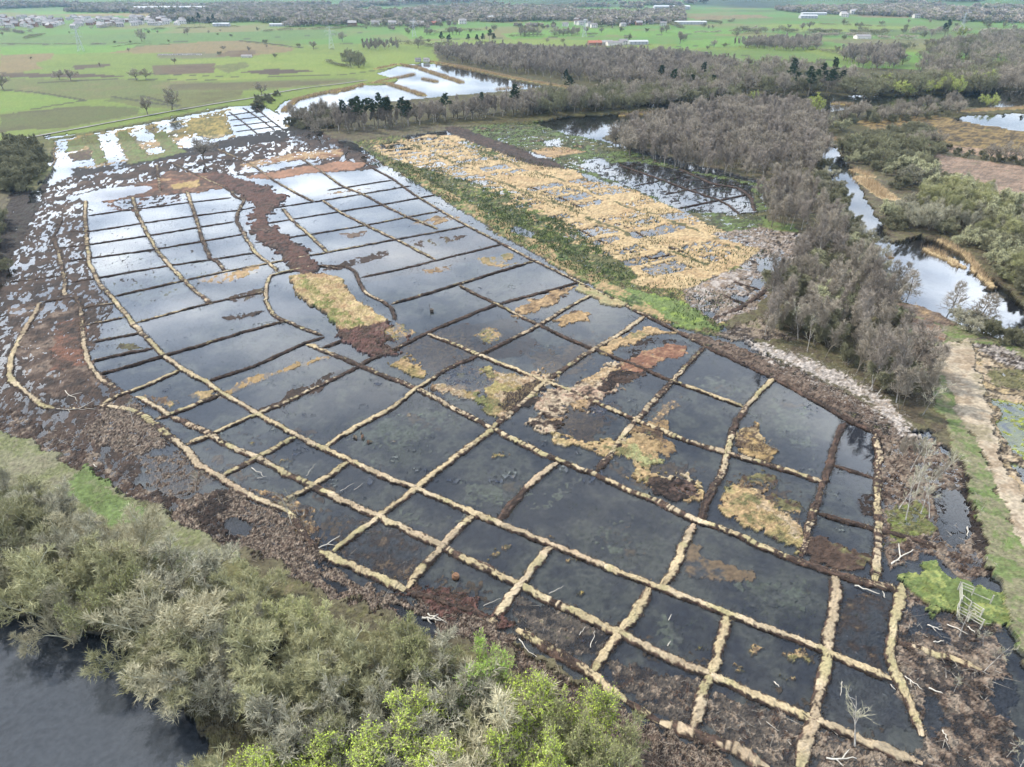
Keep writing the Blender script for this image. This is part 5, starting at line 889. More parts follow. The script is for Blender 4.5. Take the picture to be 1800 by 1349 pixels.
for q in scatter([(-20, 290), (20, 262), (65, 265), (62, 300), (40, 335), (-20, 350)], 5.5, 25): put_tree('sallow', *q, 'grey rounded bush at the left edge above the bog', 'bush', 'grey bushes at the left edge', PR.uniform(.9, 1.25))
for q in scatter([(-80, 380), (-10, 360), (0, 420), (-30, 520), (-120, 520)], 6, 26): put_tree('sallow', *q, 'dark bush just at the left border of the photo', 'bush', 'bushes at the left border', 1)
for q in scatter([(632, 85), (650, 80), (700, 80), (700, 90), (645, 92)], 9, 27): put_tree('far_birch', *q, 'bare tree of the small copse above the reservoir', 'tree', 'trees of the small copse above the reservoir', .6)
for p in [(823, 82), (838, 84), (848, 82), (860, 80), (870, 82), (778, 85), (790, 83)]: put_tree('far_pine', *G(*p), 'dark pine in the row behind the far wood', 'pine', 'pines behind the far wood', .95)
for q in scatter([(620, 118), (640, 112), (645, 120), (600, 122), (612, 100), (640, 105)], 13, 28): put_tree('far_willow', *q, 'pale grey tree left of the reservoir', 'tree', 'pale trees left of the reservoir', .8)
for xs, y0, s_ in [((750, 756, 790, 796, 802, 808), 62, .9), ((915, 922, 930, 937, 944), 65, 1), ((975, 983, 990, 998, 1005), 64, 1), ((1008, 1015), 62, 1), ((1015, 1030), 60, .9)]:
    for x_ in xs: put_tree('far_brown', *G(x_, y0), 'grey tree of a row standing in the distant fields', 'tree', 'tree rows in the distant fields', s_ * .9)
# ---- dead and half-drowned trees among the brash on the right
for p, s_, lb in [((1503, 1312), 1.0, 'small bare sapling with raised arms in the bottom right cell'), ((1633, 912), .95, 'white dead birch trunk standing in the right-hand pool'), ((1618, 905), .9, 'leaning white dead birch beside the right-hand pool'), ((1592, 915), .9, 'grey dead birch in the scrub left of the right-hand pool'), ((1580, 895), .8, 'thin dead birch at the left of the scrub'),
                  ((513, 922), .7, 'dead standing stem by the near margin'), ((524, 905), .6, 'short dead sapling behind the standing stem'), ((343, 865), .55, 'leaning black stump in the left litter'), ((235, 745), .6, 'thin dead sapling over the brushwood heap'), ((1610, 870), 1.0, 'sprawling dead birch with pale boughs above the pool'), ((1640, 850), .9, 'dead birch with forked pale boughs above the pool'),
                  ((1660, 830), .8, 'bare grey birch by the black peat edge'), ((1600, 830), .9, 'bare grey birch at the corner of the bunds'), ((1686, 1120), .7, 'bare sapling below the timber fence'), ((1730, 1180), .6, 'thin sapling at the end of the brash bund')]:
    put_tree('dead', *G(*p), lb, 'dead tree', None, s_)
for q in scatter([(1560, 790), (1640, 790), (1690, 850), (1660, 870), (1570, 870)], 4.5, 31): put_tree('birch_b', *q, 'bare grey scrub birch on the right margin', 'birch', 'scrub birches on the right margin', PR.uniform(.35, .55))
for q in scatter([(1680, 1090), (1760, 1120), (1790, 1250), (1800, 1400), (1640, 1400), (1650, 1250)], 7, 32): put_tree('dead', *q, 'thin grey sapling in the brash at the bottom right', 'sapling', 'saplings in the bottom right brash', PR.uniform(.35, .6))

rg = random.Random(77)
for px_, n_, s_, lb, gp in [([(0, 62), (600, 52), (700, 110), (300, 150), (0, 160)], 26, .45, 'small scattered bush in the left-hand pastures', 'bushes scattered over the left pastures'), ([(640, 52), (1180, 50), (1400, 90), (1000, 94), (760, 84)], 34, .7, 'small bare tree scattered in the central pastures', 'trees scattered over the central pastures'), ([(1200, 44), (1800, 40), (1800, 110), (1400, 100)], 60, .75, 'small bare tree scattered in the right-hand pastures', 'trees scattered over the right pastures')]:
    for q in rg.sample(scatter(px_, 14, 78), n_): put_tree(rg.choice(['far_brown', 'far_willow']), *q, lb, 'tree', gp, s_ * rg.uniform(.6, 1.2))

for p in [(1590, 305), (1620, 325), (1700, 372), (1745, 405), (1790, 430), (1690, 350), (1650, 345), (1770, 380)]: put_tree('sallow_flower', *G(*p), 'rounded pale cream-flowering sallow in the thicket across the canal', 'sallow', 'cream sallows across the canal', PR.uniform(1.0, 1.3))
# ------------------------------------------------------------------ far plain: hedges, woods, villages, pylons
def hedge(px, h, wd_, label, cols=('brown',), sp=None, name='hedge'):
    P = GP(px); seg = np.hypot(*np.diff(P, axis=0).T); L = seg.sum(); rg_ = np.random.default_rng(int(abs(px[0][0]) * 7 + px[0][1]))
    n = int(L * 9 * (1 + h / 3)); n = min(n, 14000); cum = np.concatenate([[0], np.cumsum(seg)]); t = rg_.random(n) * L
    clump = vn(t * .09, t * 0 + px[0][1], 3); t = t[clump > -.35]; clump = clump[clump > -.35]; n = len(t)
    x = np.interp(t, cum, P[:, 0]) + rg_.normal(size=n) * wd_ * .35; y = np.interp(t, cum, P[:, 1]) + rg_.normal(size=n) * wd_ * .35
    hh = h * (.7 + .6 * np.clip(clump, 0, 1)) * np.sqrt(rg_.random(n)); q = np.stack([x, y, hh + .4], 1); d = rg_.normal(size=(n, 3)); d[:, 2] = np.abs(d[:, 2]); d /= np.linalg.norm(d, axis=1)[:, None]
    tb = TB(); tb.slivers(q - P0(P), d * (.5 + h * .15), .14 + .03 * h, 0)
    tag(link(name, tb.mesh(name, [TWIG[cols[0]]]), loc=(P[0][0], P[0][1], 0)), label, 'hedge')
def P0(P): return np.array([P[0][0], P[0][1], 0.0])
for k, (px, h, lb) in enumerate([
    ([(0, 79), (120, 79), (240, 77)], 1.5, 'low dark hedge behind the left-hand pylon'), ([(254, 55), (290, 52), (420, 49)], 3, 'broken hedge below the distant white sheds'), ([(38, 71), (60, 66), (79, 62)], 3.5, 'short slanting row of dark bushes in the far left pasture'),
    ([(160, 52), (215, 47)], 6, 'rounded tree hedge at the edge of the far town'), ([(455, 58), (490, 55), (600, 52)], 4, 'tree hedge between far pastures right of centre-left'), ([(560, 52), (640, 50), (700, 48)], 5, 'hedge of bare trees below the far white farm'),
    ([(420, 73), (470, 78), (530, 86)], 1.2, 'ditch-side hedge slanting through the left pastures'), ([(700, 78), (760, 84), (800, 84)], 5, 'dark bushes in a row above the reservoir'), ([(740, 62), (790, 58), (850, 56)], 4, 'hedge through the central far fields'),
    ([(1220, 60), (1300, 56), (1330, 50)], 3, 'thin hedge in the far fields right of centre'), ([(1425, 44), (1500, 46), (1560, 49)], 4, 'straight dark hedge in the far fields on the right'), ([(1290, 60), (1360, 58), (1440, 60), (1500, 60), (1560, 64)], 8, 'long belt of bare trees above the lens-shaped copse'),
    ([(1420, 66), (1480, 64), (1560, 70), (1610, 72)], 6, 'tree belt beside the distant pale barn'), ([(1440, 90), (1480, 98), (1500, 105)], 3, 'hedge left of the large right-hand copse'), ([(1040, 84), (1100, 84), (1140, 82)], 3, 'hedge behind the farm with the red roof'),
    ([(1600, 60), (1700, 58), (1810, 62)], 8, 'belt of bare trees in the far right fields'), ([(1580, 88), (1660, 84), (1800, 86)], 6, 'bare tree hedge across the right-hand pastures'), ([(890, 66), (960, 64), (1050, 62)], 4, 'hedge under the tree rows in the central far fields'),
    ([(0, 55), (40, 60), (55, 58)], 5, 'dark tree hedge at the far left edge'), ([(300, 80), (240, 78), (200, 84)], .9, 'low rushy hedge left of the pale brown field'), ([(575, 112), (600, 118), (620, 122)], 3, 'bushes along the track left of the reservoir'),
    ([(590, 40), (700, 38), (820, 40), (950, 36)], 9, 'dark tree belt in front of the far village'), ([(1200, 52), (1180, 44), (1240, 42), (1290, 40)], 6, 'belt of trees by the distant white sheds on the right')]):
    hedge(px, h, 3 + h * .5, lb, ('sallow' if k % 3 else 'brown',))
# mass of far woodland toward the hills
tb = TB(); rgn = np.random.default_rng(5)
for k in range(3):
    tb = TB(); n = 260; d = rgn.normal(size=(n, 3)); d /= np.linalg.norm(d, axis=1)[:, None]; d[:, 2] = np.abs(d[:, 2]); c_ = d * [6, 6, 6.5] * rgn.uniform(.45, 1, (n, 1)) + [0, 0, 3]
    tb.slivers(c_, rgn.normal(size=(n, 3)) * 1.3, .9, 1); tb.tube([(0, 0, 0), (0, 0, 7)], [.5, .2], 4, 0)
    PROTO.setdefault('dot', []).append((10, 'tree', tb.mesh('far_crown', [BARK['dark'], TWIG[['brown', 'sallow', 'purple'][k]]]), None))
def far_mass(px, sp, keepv, label, seed, sc=(.8, 1.5)):
    pts = scatter(px, sp, seed); A = np.array(pts); m = fbm(A[:, 0] * .0035, A[:, 1] * .0022, seed, 4) > keepv; pts = [tuple(q) for q in A[m]]
    if pts: stuff('distant_woodland', 'dot', pts, label, sc)
far_mass([(-60, 52), (-60, 13), (620, 9), (620, 46), (440, 50), (240, 52)], 16, .12, 'dim bluish woods behind and through the far town on the left', 41)
far_mass([(590, 46), (600, 9), (1200, 9), (1200, 42), (1000, 50), (800, 46)], 16, .0, 'dim bluish woods around the far village in the centre', 42)
far_mass([(1180, 40), (1180, 9), (1880, 9), (1880, 44), (1500, 34), (1300, 34)], 16, .05, 'dim bluish woods on the far plain at the right', 43)
far_mass([(1500, 62), (1500, 40), (1880, 40), (1880, 62)], 26, .05, 'loose distant trees in the far right fields', 44, (.6, 1.1))
far_mass([(-100, 9), (-100, 2.2), (1900, 2.2), (1900, 9)], 60, .0, 'woods on the distant hills along the top edge', 45, (1.6, 3.0))
far_mass([(600, 40), (640, 56), (780, 52), (1180, 52), (1200, 40)], 24, .1, 'bare trees among the farms of the central plain', 46, (.6, 1.0))

# houses
wallm = mat('rendered_wall', (.38, .355, .32), (.46, .44, .40), .3, var=.25); brick = mat('brick_wall', (.19, .11, .08), (.23, .14, .1), .5, var=.2); roofm = mat('slate_roof', (.16, .15, .15), (.24, .22, .21), .6, var=.3); tile = mat('red_tile_roof', (.25, .09, .06), (.29, .12, .08), .6, var=.2)
glass = mat('dark_window_glass', (.03, .035, .04), rough=.1, spec=.6); white = mat('white_sheet_metal', (.34, .345, .35), (.28, .285, .29), .2, var=.06)
def house_mesh(L, Wd, h, rh, nwin, wm_, rm_):
    w_ = TB(); w_.box((0, 0, h / 2), L, Wd, h)
    w_.add([(-L / 2, -Wd / 2, h), (-L / 2, Wd / 2, h), (-L / 2, 0, h + rh), (L / 2, -Wd / 2, h), (L / 2, Wd / 2, h), (L / 2, 0, h + rh)], [(0, 2, 1), (3, 4, 5)])
    r_ = TB(); e = .35; ex = L / 2 + .3; k = rh / (Wd / 2)
    for sg_ in (-1, 1):
        y0, z0 = sg_ * (Wd / 2 + e), h - e * k
        r_.add([(-ex, y0, z0), (ex, y0, z0), (ex, 0, h + rh + .02), (-ex, 0, h + rh + .02), (-ex, y0, z0 + .2), (ex, y0, z0 + .2), (ex, 0, h + rh + .22), (-ex, 0, h + rh + .22)], [(0, 1, 2, 3), (4, 7, 6, 5), (0, 4, 5, 1), (0, 3, 7, 4), (1, 5, 6, 2)])
    r_.box((L * .3, 0, h + rh + .5), .9, .6, 1.4) if rh > 1.8 else None
    g = TB()
    for sg_ in (-1, 1):
        for a_ in range(nwin):
            for fl in range(max(1, int(h // 2.6))): g.box((-L / 2 + (a_ + .5) * L / nwin, sg_ * (Wd / 2 + .03), 1.5 + fl * 2.6), 1.3, .1, 1.3)
    return w_.mesh('wall', [wm_]), r_.mesh('roof', [rm_]), g.mesh('window', [glass])
HM = {'cream': house_mesh(12, 8, 5.2, 2.6, 3, wallm, roofm), 'brick': house_mesh(13, 8, 5.2, 2.8, 3, brick, roofm), 'red': house_mesh(22, 9, 4.5, 3, 5, brick, tile), 'shed': house_mesh(42, 18, 6, 2.5, 5, white, white), 'long': house_mesh(120, 36, 9, 3, 9, white, white), 'barn': house_mesh(30, 16, 5, 3, 3, wallm, roofm)}
def small_house(k, x, y, label, cat, group=None, rz=0, s=1.0, name='house'):
    o = empty(name, (x, y, ground_z(x, y) - .1), rz); o.scale = (s, s, s); tag(o, label, cat, group)
    for pn, me in zip(('wall', 'roof', 'window'), HM[k]): link(pn, me, o)
rg = random.Random(12)
for q in sorted(scatter([(-20, 50), (-20, 26), (120, 24), (330, 26), (420, 38), (300, 46), (240, 47), (150, 52)], 34, 50), key=lambda q: q[1])[:150]:
    small_house(rg.choice(['cream', 'cream', 'brick']), q[0], q[1], 'small pale house among bare trees in the far town at top left', 'house', 'houses of the far town', rg.uniform(-.6, .6), rg.uniform(.75, 1.1))
for q in sorted(scatter([(985, 47), (1010, 33), (1120, 30), (1180, 33), (1170, 46), (1040, 50)], 42, 51), key=lambda q: q[1])[:55]:
    small_house(rg.choice(['cream', 'cream', 'brick']), q[0], q[1], 'small white house in the village at the top centre', 'house', 'houses of the top centre village', rg.uniform(-.8, .8), rg.uniform(.8, 1.05))
for q in scatter([(1400, 30), (1500, 24), (1800, 22), (1800, 36), (1500, 36)], 150, 52)[:40]: small_house('cream', q[0], q[1], 'tiny pale house scattered in the woods at top right', 'house', 'houses scattered at top right', rg.uniform(-.8, .8), 1.2)
for p, k, lb, rz, s_ in [((280, 21), 'long', 'left one of the long white warehouses on the skyline', .03, 1.1), ((325, 20.5), 'long', 'right one of the long white warehouses on the skyline', .03, 1.1), ((390, 47), 'shed', 'small white shed beside the dark evergreens', .1, .7), ((487, 47), 'shed', 'white low shed at the edge of the central plain', .1, .6),
    ((733, 45), 'barn', 'left white farm building of the far farmstead', .2, .9), ((763, 45), 'red', 'white and pink house of the far farmstead', .1, .9), ((795, 34), 'barn', 'grey barn behind the far farmstead', 0, 1.1), ((813, 43), 'cream', 'small cream house right of the far farmstead', .2, 1.2), ((878, 38), 'shed', 'pale farm shed complex in the centre plain', .1, 1.2),
    ((1045, 81), 'red', 'red-roofed farmhouse in the right-centre fields', .25, .8), ((1062, 80), 'barn', 'low brown barn next to the red-roofed farmhouse', .2, .7), ((1080, 81), 'barn', 'middle barn of the farm with the red roof', .2, .7), ((1121, 79), 'shed', 'large pale barn at the right end of the farm', .15, .6), ((1095, 80), 'cream', 'cream house beside the large pale barn', .2, .9),
    ((1213, 43.5), 'long', 'long white shed in the fields right of the village', .02, .5), ((1515, 69), 'barn', 'pale barn among trees in the right-hand fields', .1, .7), ((1430, 27), 'long', 'left white warehouse in the distance at top right', 0, .5), ((1465, 25), 'long', 'right white warehouse in the distance at top right', 0, .5), ((1180, 17), 'long', 'faint long shed near the skyline right of centre', 0, .9), ((620, 47), 'brick', 'left cottage of the row beyond the pastures', 0, 1.2),
    ((660, 46.5), 'cream', 'middle cottage of the row beyond the pastures', 0, 1.2), ((690, 46.5), 'cream', 'right cottage of the row beyond the pastures', .1, 1.2), ((735, 110), 'cream', 'left hut at the head of the reservoir', .2, .5), ((750, 110), 'cream', 'right hut at the head of the reservoir', -.2, .5), ((434, 102), 'barn', 'tiny pale shelter in the left pastures', .1, .35), ((1500, 26), 'cream', 'lone cream house on the far right plain', 0, 1.5), ((1420, 33), 'shed', 'pale shed nearest the right-hand warehouses', 0, .9)]:
    x, y = G(*p); small_house(k, x, y, lb, {'long': 'warehouse', 'shed': 'shed', 'barn': 'barn'}.get(k, 'house'), None, rz, s_, {'long': 'warehouse', 'shed': 'farm_shed', 'barn': 'barn'}.get(k, 'house'))
# row of low sheds in the left pasture
steel = mat('galvanised_steel', (.34, .36, .38), (.42, .44, .46), 1, rough=.6)
for p in [(283 + 8.5 * k, 98.0 - .05 * k) for k in range(9)]:
    x, y = G(*p); small_house('barn', x, y, 'small grey field shelter in the row in the left pasture', 'shelter', 'row of field shelters', .02, .16, 'field_shelter')
for p in [(343, 47), (352, 46.5), (370, 46.5), (376, 47)]: put_tree('far_pine', *G(*p), 'black-green evergreen in the row beside the small white shed', 'evergreen', 'evergreens beside the white shed', 1.1)
for p in [(1665, 66), (1660, 67)]: put_tree('far_pine', *G(*p), 'black-green conifer in the far right fields', 'conifer', 'conifers in the far right fields', 1.2)
put_tree('far_lime', *G(1688, 66), 'pale yellow-green tree beside the conifers in the far right fields', 'tree', None, 1.3)

# pylons
def pylon(px, h, label, rz):
    o = empty('electricity_pylon', (*G(*px), .3), rz); tag(o, label, 'pylon')
    tw_ = TB(); b = h * .11; T = lambda z: b * (1 - z / h) ** 1.3 + .35
    zs = [0, .16, .3, .43, .55, .66, .76, .86, .95]
    for a_ in range(4):
        sx, sy = [(1, 1), (-1, 1), (-1, -1), (1, -1)][a_]; tw_.tube([(sx * T(z * h), sy * T(z * h), z * h) for z in zs] + [(0, 0, h)], .13, 4)
        sx2, sy2 = [(1, 1), (-1, 1), (-1, -1), (1, -1)][(a_ + 1) % 4]
        for z0, z1 in zip(zs[:-1], zs[1:]):
            A, Bq = T(z0 * h), T(z1 * h); tw_.tube([(sx * A, sy * A, z0 * h), (sx2 * Bq, sy2 * Bq, z1 * h)], .07, 3); tw_.tube([(sx2 * A, sy2 * A, z0 * h), (sx * Bq, sy * Bq, z1 * h)], .07, 3)
    link('lattice_tower', tw_.mesh('lattice_tower', [steel]), o)
    for z, l in ((.62, .20), (.76, .25), (.9, .17)):
        for s_ in (-1, 1):
            c = TB(); t_ = T(z * h); c.tube([(s_ * t_, .4, z * h), (s_ * l * h, 0, z * h + .2)], .09, 4); c.tube([(s_ * t_, -.4, z * h), (s_ * l * h, 0, z * h + .2)], .09, 4); c.tube([(s_ * t_ * .8, 0, z * h + h * .05), (s_ * l * h, 0, z * h + .2)], .08, 4); c.tube([(s_ * l * h, 0, z * h + .2), (s_ * l * h, 0, z * h - 1.6)], .10, 4)
            link('cross_arm', c.mesh('cross_arm', [steel]), o)
pylon((143, 91), 25, 'steel lattice pylon in the far left pasture', .2); pylon((583, 86), 25, 'steel lattice pylon near the middle of the far pastures', .25); pylon((1688, 60), 30, 'faint steel pylon in the far right fields', .1); pylon((1027, 66), 24, 'faint steel pylon in the central far fields', .2); pylon((728, 66), 24, 'faint steel pylon above the reservoir', .2)

# ------------------------------------------------------------------ timber fence round the sluice
tim = mat('weathered_timber', (.30, .285, .24), (.37, .355, .30), 4, var=.05, bump=.02)
fz = .45
f = empty('timber_fence', (*G(1683, 1050), fz)); tag(f, 'weathered pale timber corral fence with a gate gap on bright green grass', 'fence')
ox, oy = G(1683, 1050)
def fpt(p): x, y = G(*p, .5); return np.array([x - ox, y - oy, 0.0])
def rail_run(a_, b_, n=3, h=1.35):
    A, Bq = fpt(a_), fpt(b_); L = np.linalg.norm(Bq - A); k = max(1, round(L / 2.2)); ang = math.atan2(Bq[1] - A[1], Bq[0] - A[0])
    for q in range(k + 1):
        p = A + (Bq - A) * q / k; t_ = TB(); t_.box((p[0], p[1], h / 2 - .1), .14, .14, h + .3, ang); link('post', t_.mesh('post', [tim]), f)
    for q in range(n):
        m_ = (A + Bq) / 2; nrm_ = np.array([-math.sin(ang), math.cos(ang), 0]) * .12; t_ = TB(); t_.box((m_[0] + nrm_[0], m_[1] + nrm_[1], .35 + q * (h - .45) / max(1, n - 1)), L + .2, .05, .11, ang); link('rail', t_.mesh('rail', [tim]), f)
rail_run((1684, 1036), (1708, 1046)); rail_run((1708, 1046), (1741, 1060), 1); rail_run((1684, 1036), (1685, 1064)); rail_run((1688, 1060), (1703, 1071), 2); rail_run((1703, 1071), (1723, 1084)); rail_run((1683, 1080), (1702, 1090)); rail_run((1702, 1090), (1724, 1103)); rail_run((1683, 1080), (1685, 1066), 2)
# deadwood
dw = mat('bleached_deadwood', (.34, .31, .26), (.44, .405, .35), 3, var=.12); dwb = mat('brown_deadwood', (.20, .14, .10), (.36, .27, .2), 3, var=.2)
def log(p0, p1, r, label, fork=0, m_=None, z=.15, name='fallen_branch', cat='dead branch'):
    a_, b_ = np.array([*G(*p0), z]), np.array([*G(*p1), z + .15]); rg_ = np.random.default_rng(int(p0[0] * 3 + p0[1])); n = 7
    P = a_ + (b_ - a_) * np.linspace(0, 1, n)[:, None]; L = np.linalg.norm(b_ - a_); P[1:-1] += rg_.normal(size=(n - 2, 3)) * [L * .03, L * .03, .05]; t_ = TB(); t_.tube(P - a_, np.linspace(r, r * .45, n) * .8, 7)
    for q in range(fork):
        s_ = P[2 + q] - a_; d = unit(b_ - a_); sd_ = np.array([-d[1], d[0], .4]) * (1 if q % 2 else -1); e = s_ + (d + sd_ * .9) * L * .3; t_.tube([s_, (s_ + e) / 2 + rg_.normal(size=3) * .05, e], [r * .6, r * .5, r * .25], 5)
    tag(link(name, t_.mesh(name, [m_ or dw], smooth=True), loc=tuple(a_)), label, cat)
for a_ in [((1565, 994), (1604, 969), .16, 'thick white forked branch lying left of the green grass', 2), ((1502, 1031), (1545, 1047), .13, 'straight white log in the cell under the right-hand junction'), ((742, 1088), (775, 1094), .2, 'thick pale log of the heap beside the near-margin pool', 2), ((752, 1080), (785, 1098), .14, 'thin upper log of the heap beside the near-margin pool', 1),
    ((1313, 560), (1350, 620), .1, 'x'), ((560, 965), (598, 945), .11, 'pale branch pointing up out of the bund at the near margin', 1), ((442, 824), (463, 840), .08, 'left white stick in the left front cell'), ((452, 842), (470, 840), .07, 'short white stick below the left one'), ((538, 838), (555, 818), .06, 'slanting white stick in the grey cell'), ((598, 865), (623, 852), .05, 'upper thin white stick in the middle front cell'), ((622, 863), (638, 853), .05, 'lower thin white stick in the middle front cell'),
    ((115, 688), (137, 708), .1, 'white forked stick in the black left cells', 2), ((100, 720), (168, 722), .1, 'long bleached branch at the foot of the hook-shaped bund', 2), ((163, 817), (171, 824), .12, 'short whitish log on the left peat edge'), ((965, 1045), (990, 1033), .07, 'thin white stick left of the budding weed'), ((1038, 1140), (1046, 1112), .07, 'upright pale stick by the near margin'), ((1018, 1118), (1030, 1105), .06, 'little pale stick left of the upright one'),
    ((850, 1067), (880, 1055), .06, 'thin white stick in the cell above the pale logs'), ((1360, 1200), (1369, 1211), .09, 'small white log in the weedy cell'), ((1175, 1092), (1180, 1083), .08, 'tiny white stick in the square dark cell'), ((1173, 1137), (1178, 1130), .08, 'second tiny white stick in the square dark cell'), ((1452, 1334), (1505, 1337), .13, 'large bleached log at the bottom edge on the right', 2), ((1700, 928), (1699, 945), .14, 'upright white log in the little right-hand pool'),
    ((912, 1125), (950, 1166), .08, 'pole leaning along the near-margin straw bund', 1), ((1590, 1190), (1620, 1215), .09, 'long pale branch over the right brash', 1), ((1632, 1211), (1656, 1222), .12, 'pale log in the right brash'), ((1656, 1285), (1664, 1305), .09, 'white curved stick in the lower right brash'), ((1630, 1100), (1656, 1110), .1, 'white branch under the green grass', 1), ((1664, 1099), (1700, 1118), .09, 'straight pale pole lying below the timber fence'), ((1701, 1103), (1712, 1115), .1, 'short pale pole lying below the timber fence'), ((1640, 1130), (1658, 1130), .1, 'white sticks by the straw and brown bund'),
    ((1555, 1052), (1550, 1042), .08, 'short white stub in the bottle-shaped cell'), ((735, 1120), (748, 1122), .09, 'white stick in the near-margin pool'), ((790, 1135), (796, 1125), .08, 'short pale stick right of the near-margin pool'), ((1480, 1200), (1476, 1226), .07, 'bent white stick in the lower right cell'), ((1565, 1205), (1573, 1216), .07, 'small stick beside the bent straw bund')]:
    if a_[3] != 'x': log(a_[0], a_[1], a_[2], a_[3], a_[4] if len(a_) > 4 else 0)
# small stump and pump box
t_ = TB(); t_.tube([(0, 0, -.2), (0, 0, .2), (.05, 0, .55), (.05, .05, .6)], [.5, .55, .42, .15], 10); tag(link('tree_stump', t_.mesh('tree_stump', [mat('rotten_orange_wood', (.22, .12, .07), (.12, .07, .045), 3, bump=.1)]), loc=(*G(801, 1015), 0)), 'lone round orange-brown stump standing in a dark cell', 'stump')
t_ = TB(); t_.box((0, 0, .5), .8, .7, .6); t_.box((0, 0, .83), .9, .8, .06); t_.tube([(-.5, 0, .9), (-.5, 0, 2.2)], .05, 5); tag(link('level_logger_box', t_.mesh('level_logger_box', [BARK['dark']]), loc=(*G(759, 548), -.2)), 'small dark box with a post standing in the pale cell right of the island', 'box')

# ------------------------------------------------------------------ reeds, brash, tufts: stuff
cov = dict(reed=mat('dry_reed', (.30, .215, .125), (.36, .27, .17), .3, var=.0))
def blades(name, pts, z, h, w_, m_, label, cat, lean=.25, seed=0, zf=None):
    pts = np.asarray(pts); n = len(pts); r_ = np.random.default_rng(seed); d = r_.normal(size=(n, 3)) * [lean, lean, 0] + [0, 0, 1]; d *= (h * r_.uniform(.6, 1.15, n))[:, None]
    q = np.concatenate([pts, np.zeros((n, 1))], 1); q[:, 2] = z if zf is None else zf; t_ = TB(); t_.slivers(q, d, w_, 0); return tag(link(name, t_.mesh(name, [m_])), label, cat, kind='stuff')
rn = np.random.default_rng(3); rp = []
for pl, wdt in REEDS:
    P = GP(pl); seg = np.hypot(*np.diff(P, axis=0).T); cum = np.concatenate([[0], np.cumsum(seg)]); n = int(cum[-1] * wdt * 8); t = rn.random(n) * cum[-1]
    x = np.interp(t, cum, P[:, 0]) + rn.uniform(-1, 1, n) * wdt * .55; y = np.interp(t, cum, P[:, 1]) + rn.uniform(-1, 1, n) * wdt * .55; k = vn(x * .25, y * .25, 7) > -.55; rp.append(np.stack([x, y], 1)[k])
blades('reed_bed', np.concatenate(rp), 0, 2.0, .07, cov['reed'], 'tan dry reeds fringing the reservoir and canal', 'reeds', .15)
def spread(px, per, keep=-9, s=.2, seed=1):
    P = GP(px); A = abs(sum(P[i][0] * P[(i + 1) % len(P)][1] - P[(i + 1) % len(P)][0] * P[i][1] for i in range(len(P)))) / 2; r_ = np.random.default_rng(seed); n = int(A * per * 2.2); lo, hi = P.min(0), P.max(0)
    B_ = (hi - lo).prod(); n = int(B_ * per); q = r_.uniform(lo, hi, (n, 2)); m = inside(q[:, 0], q[:, 1], P); q = q[m]; return q[fbm(q[:, 0] * s, q[:, 1] * s, seed + 60, 3) > keep]
rush = mat('green_rushes', (.06, .08, .045), (.11, .13, .065), .4); drush = mat('dark_rushes', (.03, .045, .018), (.06, .085, .03), .4); strawm = mat('straw_tussocks', (.27, .205, .11), (.33, .25, .14), .4)
cells = np.concatenate([spread(p, d_, k, .12, s_) for s_, (p, d_, k) in enumerate([([(560, 760), (760, 690), (850, 720), (700, 830)], 5, .0), ([(800, 830), (1000, 830), (900, 920), (790, 890)], 4, .1), ([(1000, 850), (1210, 920), (1160, 1020), (1000, 960)], 4, .1), ([(1260, 1010), (1450, 1010), (1450, 1120), (1200, 1060)], 3.5, .1), ([(1130, 1060), (1240, 1080), (1230, 1160), (1120, 1140)], 3, 0), ([(170, 540), (560, 560), (520, 680), (300, 660)], 2, .1),
    ([(450, 640), (760, 680), (560, 780), (420, 720)], 2.4, .15), ([(1240, 620), (1480, 740), (1440, 830), (1290, 700)], 3, .25), ([(160, 360), (440, 360), (480, 460), (180, 480)], 1.2, .1), ([(850, 470), (1100, 550), (960, 640), (760, 580)], 1.6, .15), ([(580, 440), (900, 440), (960, 480), (640, 500)], 1.1, .1), ([(1320, 980), (1570, 1040), (1560, 1180), (1440, 1180)], 3, .1), ([(670, 880), (830, 930), (780, 1000), (620, 1000)], 4, .1)])])
blades('water_rushes', cells, -.12, .34, .035, rush, 'sparse dark green rush blades standing in the flooded cells', 'rushes', .5, 3)
HG = Hh.reshape(len(rr), W_)
def gz(x, y):
    r = np.hypot(x, y); t = np.degrees(np.arctan2(x, y)); d_ = np.degrees(np.arctan2(CAM_H, r))
    ii = np.clip(np.round((66 - d_) / (66 - .58) * 959).astype(int) + 3, 0, len(rr) - 1); jj = np.clip(np.round((t + 55) / 110 * 1200).astype(int) + 25, 0, W_ - 1); return HG[ii, jj]
def onland(q, lo=-.05, hi=9): z = gz(q[:, 0], q[:, 1]); k = (z > lo) & (z < hi); return q[k], z[k]
mb = []
# tussocks of the meadow (dark rush and moss) and straw
q = np.concatenate([spread([(620, 250), (760, 238), (1000, 300), (1340, 400), (1380, 470), (1300, 545), (1262, 590), (1130, 545), (960, 455), (780, 355)], 1.0, .15, .09, 11), spread([(640, 285), (760, 290), (1010, 400), (1120, 490), (1040, 498), (880, 412), (760, 340)], 2.5, -.1, .2, 12)])
z = gz(q[:, 0], q[:, 1]); q = q[z > -.25]; blades('rush_tussocks', q, 0, .75, .13, drush, 'dark green rush tussocks dotted over the straw and moss meadow', 'rushes', .4, 4, zf=np.maximum(z[z > -.25], -.1))
q, z = onland(spread([(810, 225), (950, 213), (1100, 262), (1200, 298), (1340, 322), (1330, 400), (1200, 372), (1000, 298)], 1.2, -.1, .2, 13)); blades('heath_tussocks', q, 0, .6, .13, drush, 'dark heath tussocks on the far strip of the meadow', 'heather', .4, 5, zf=z)
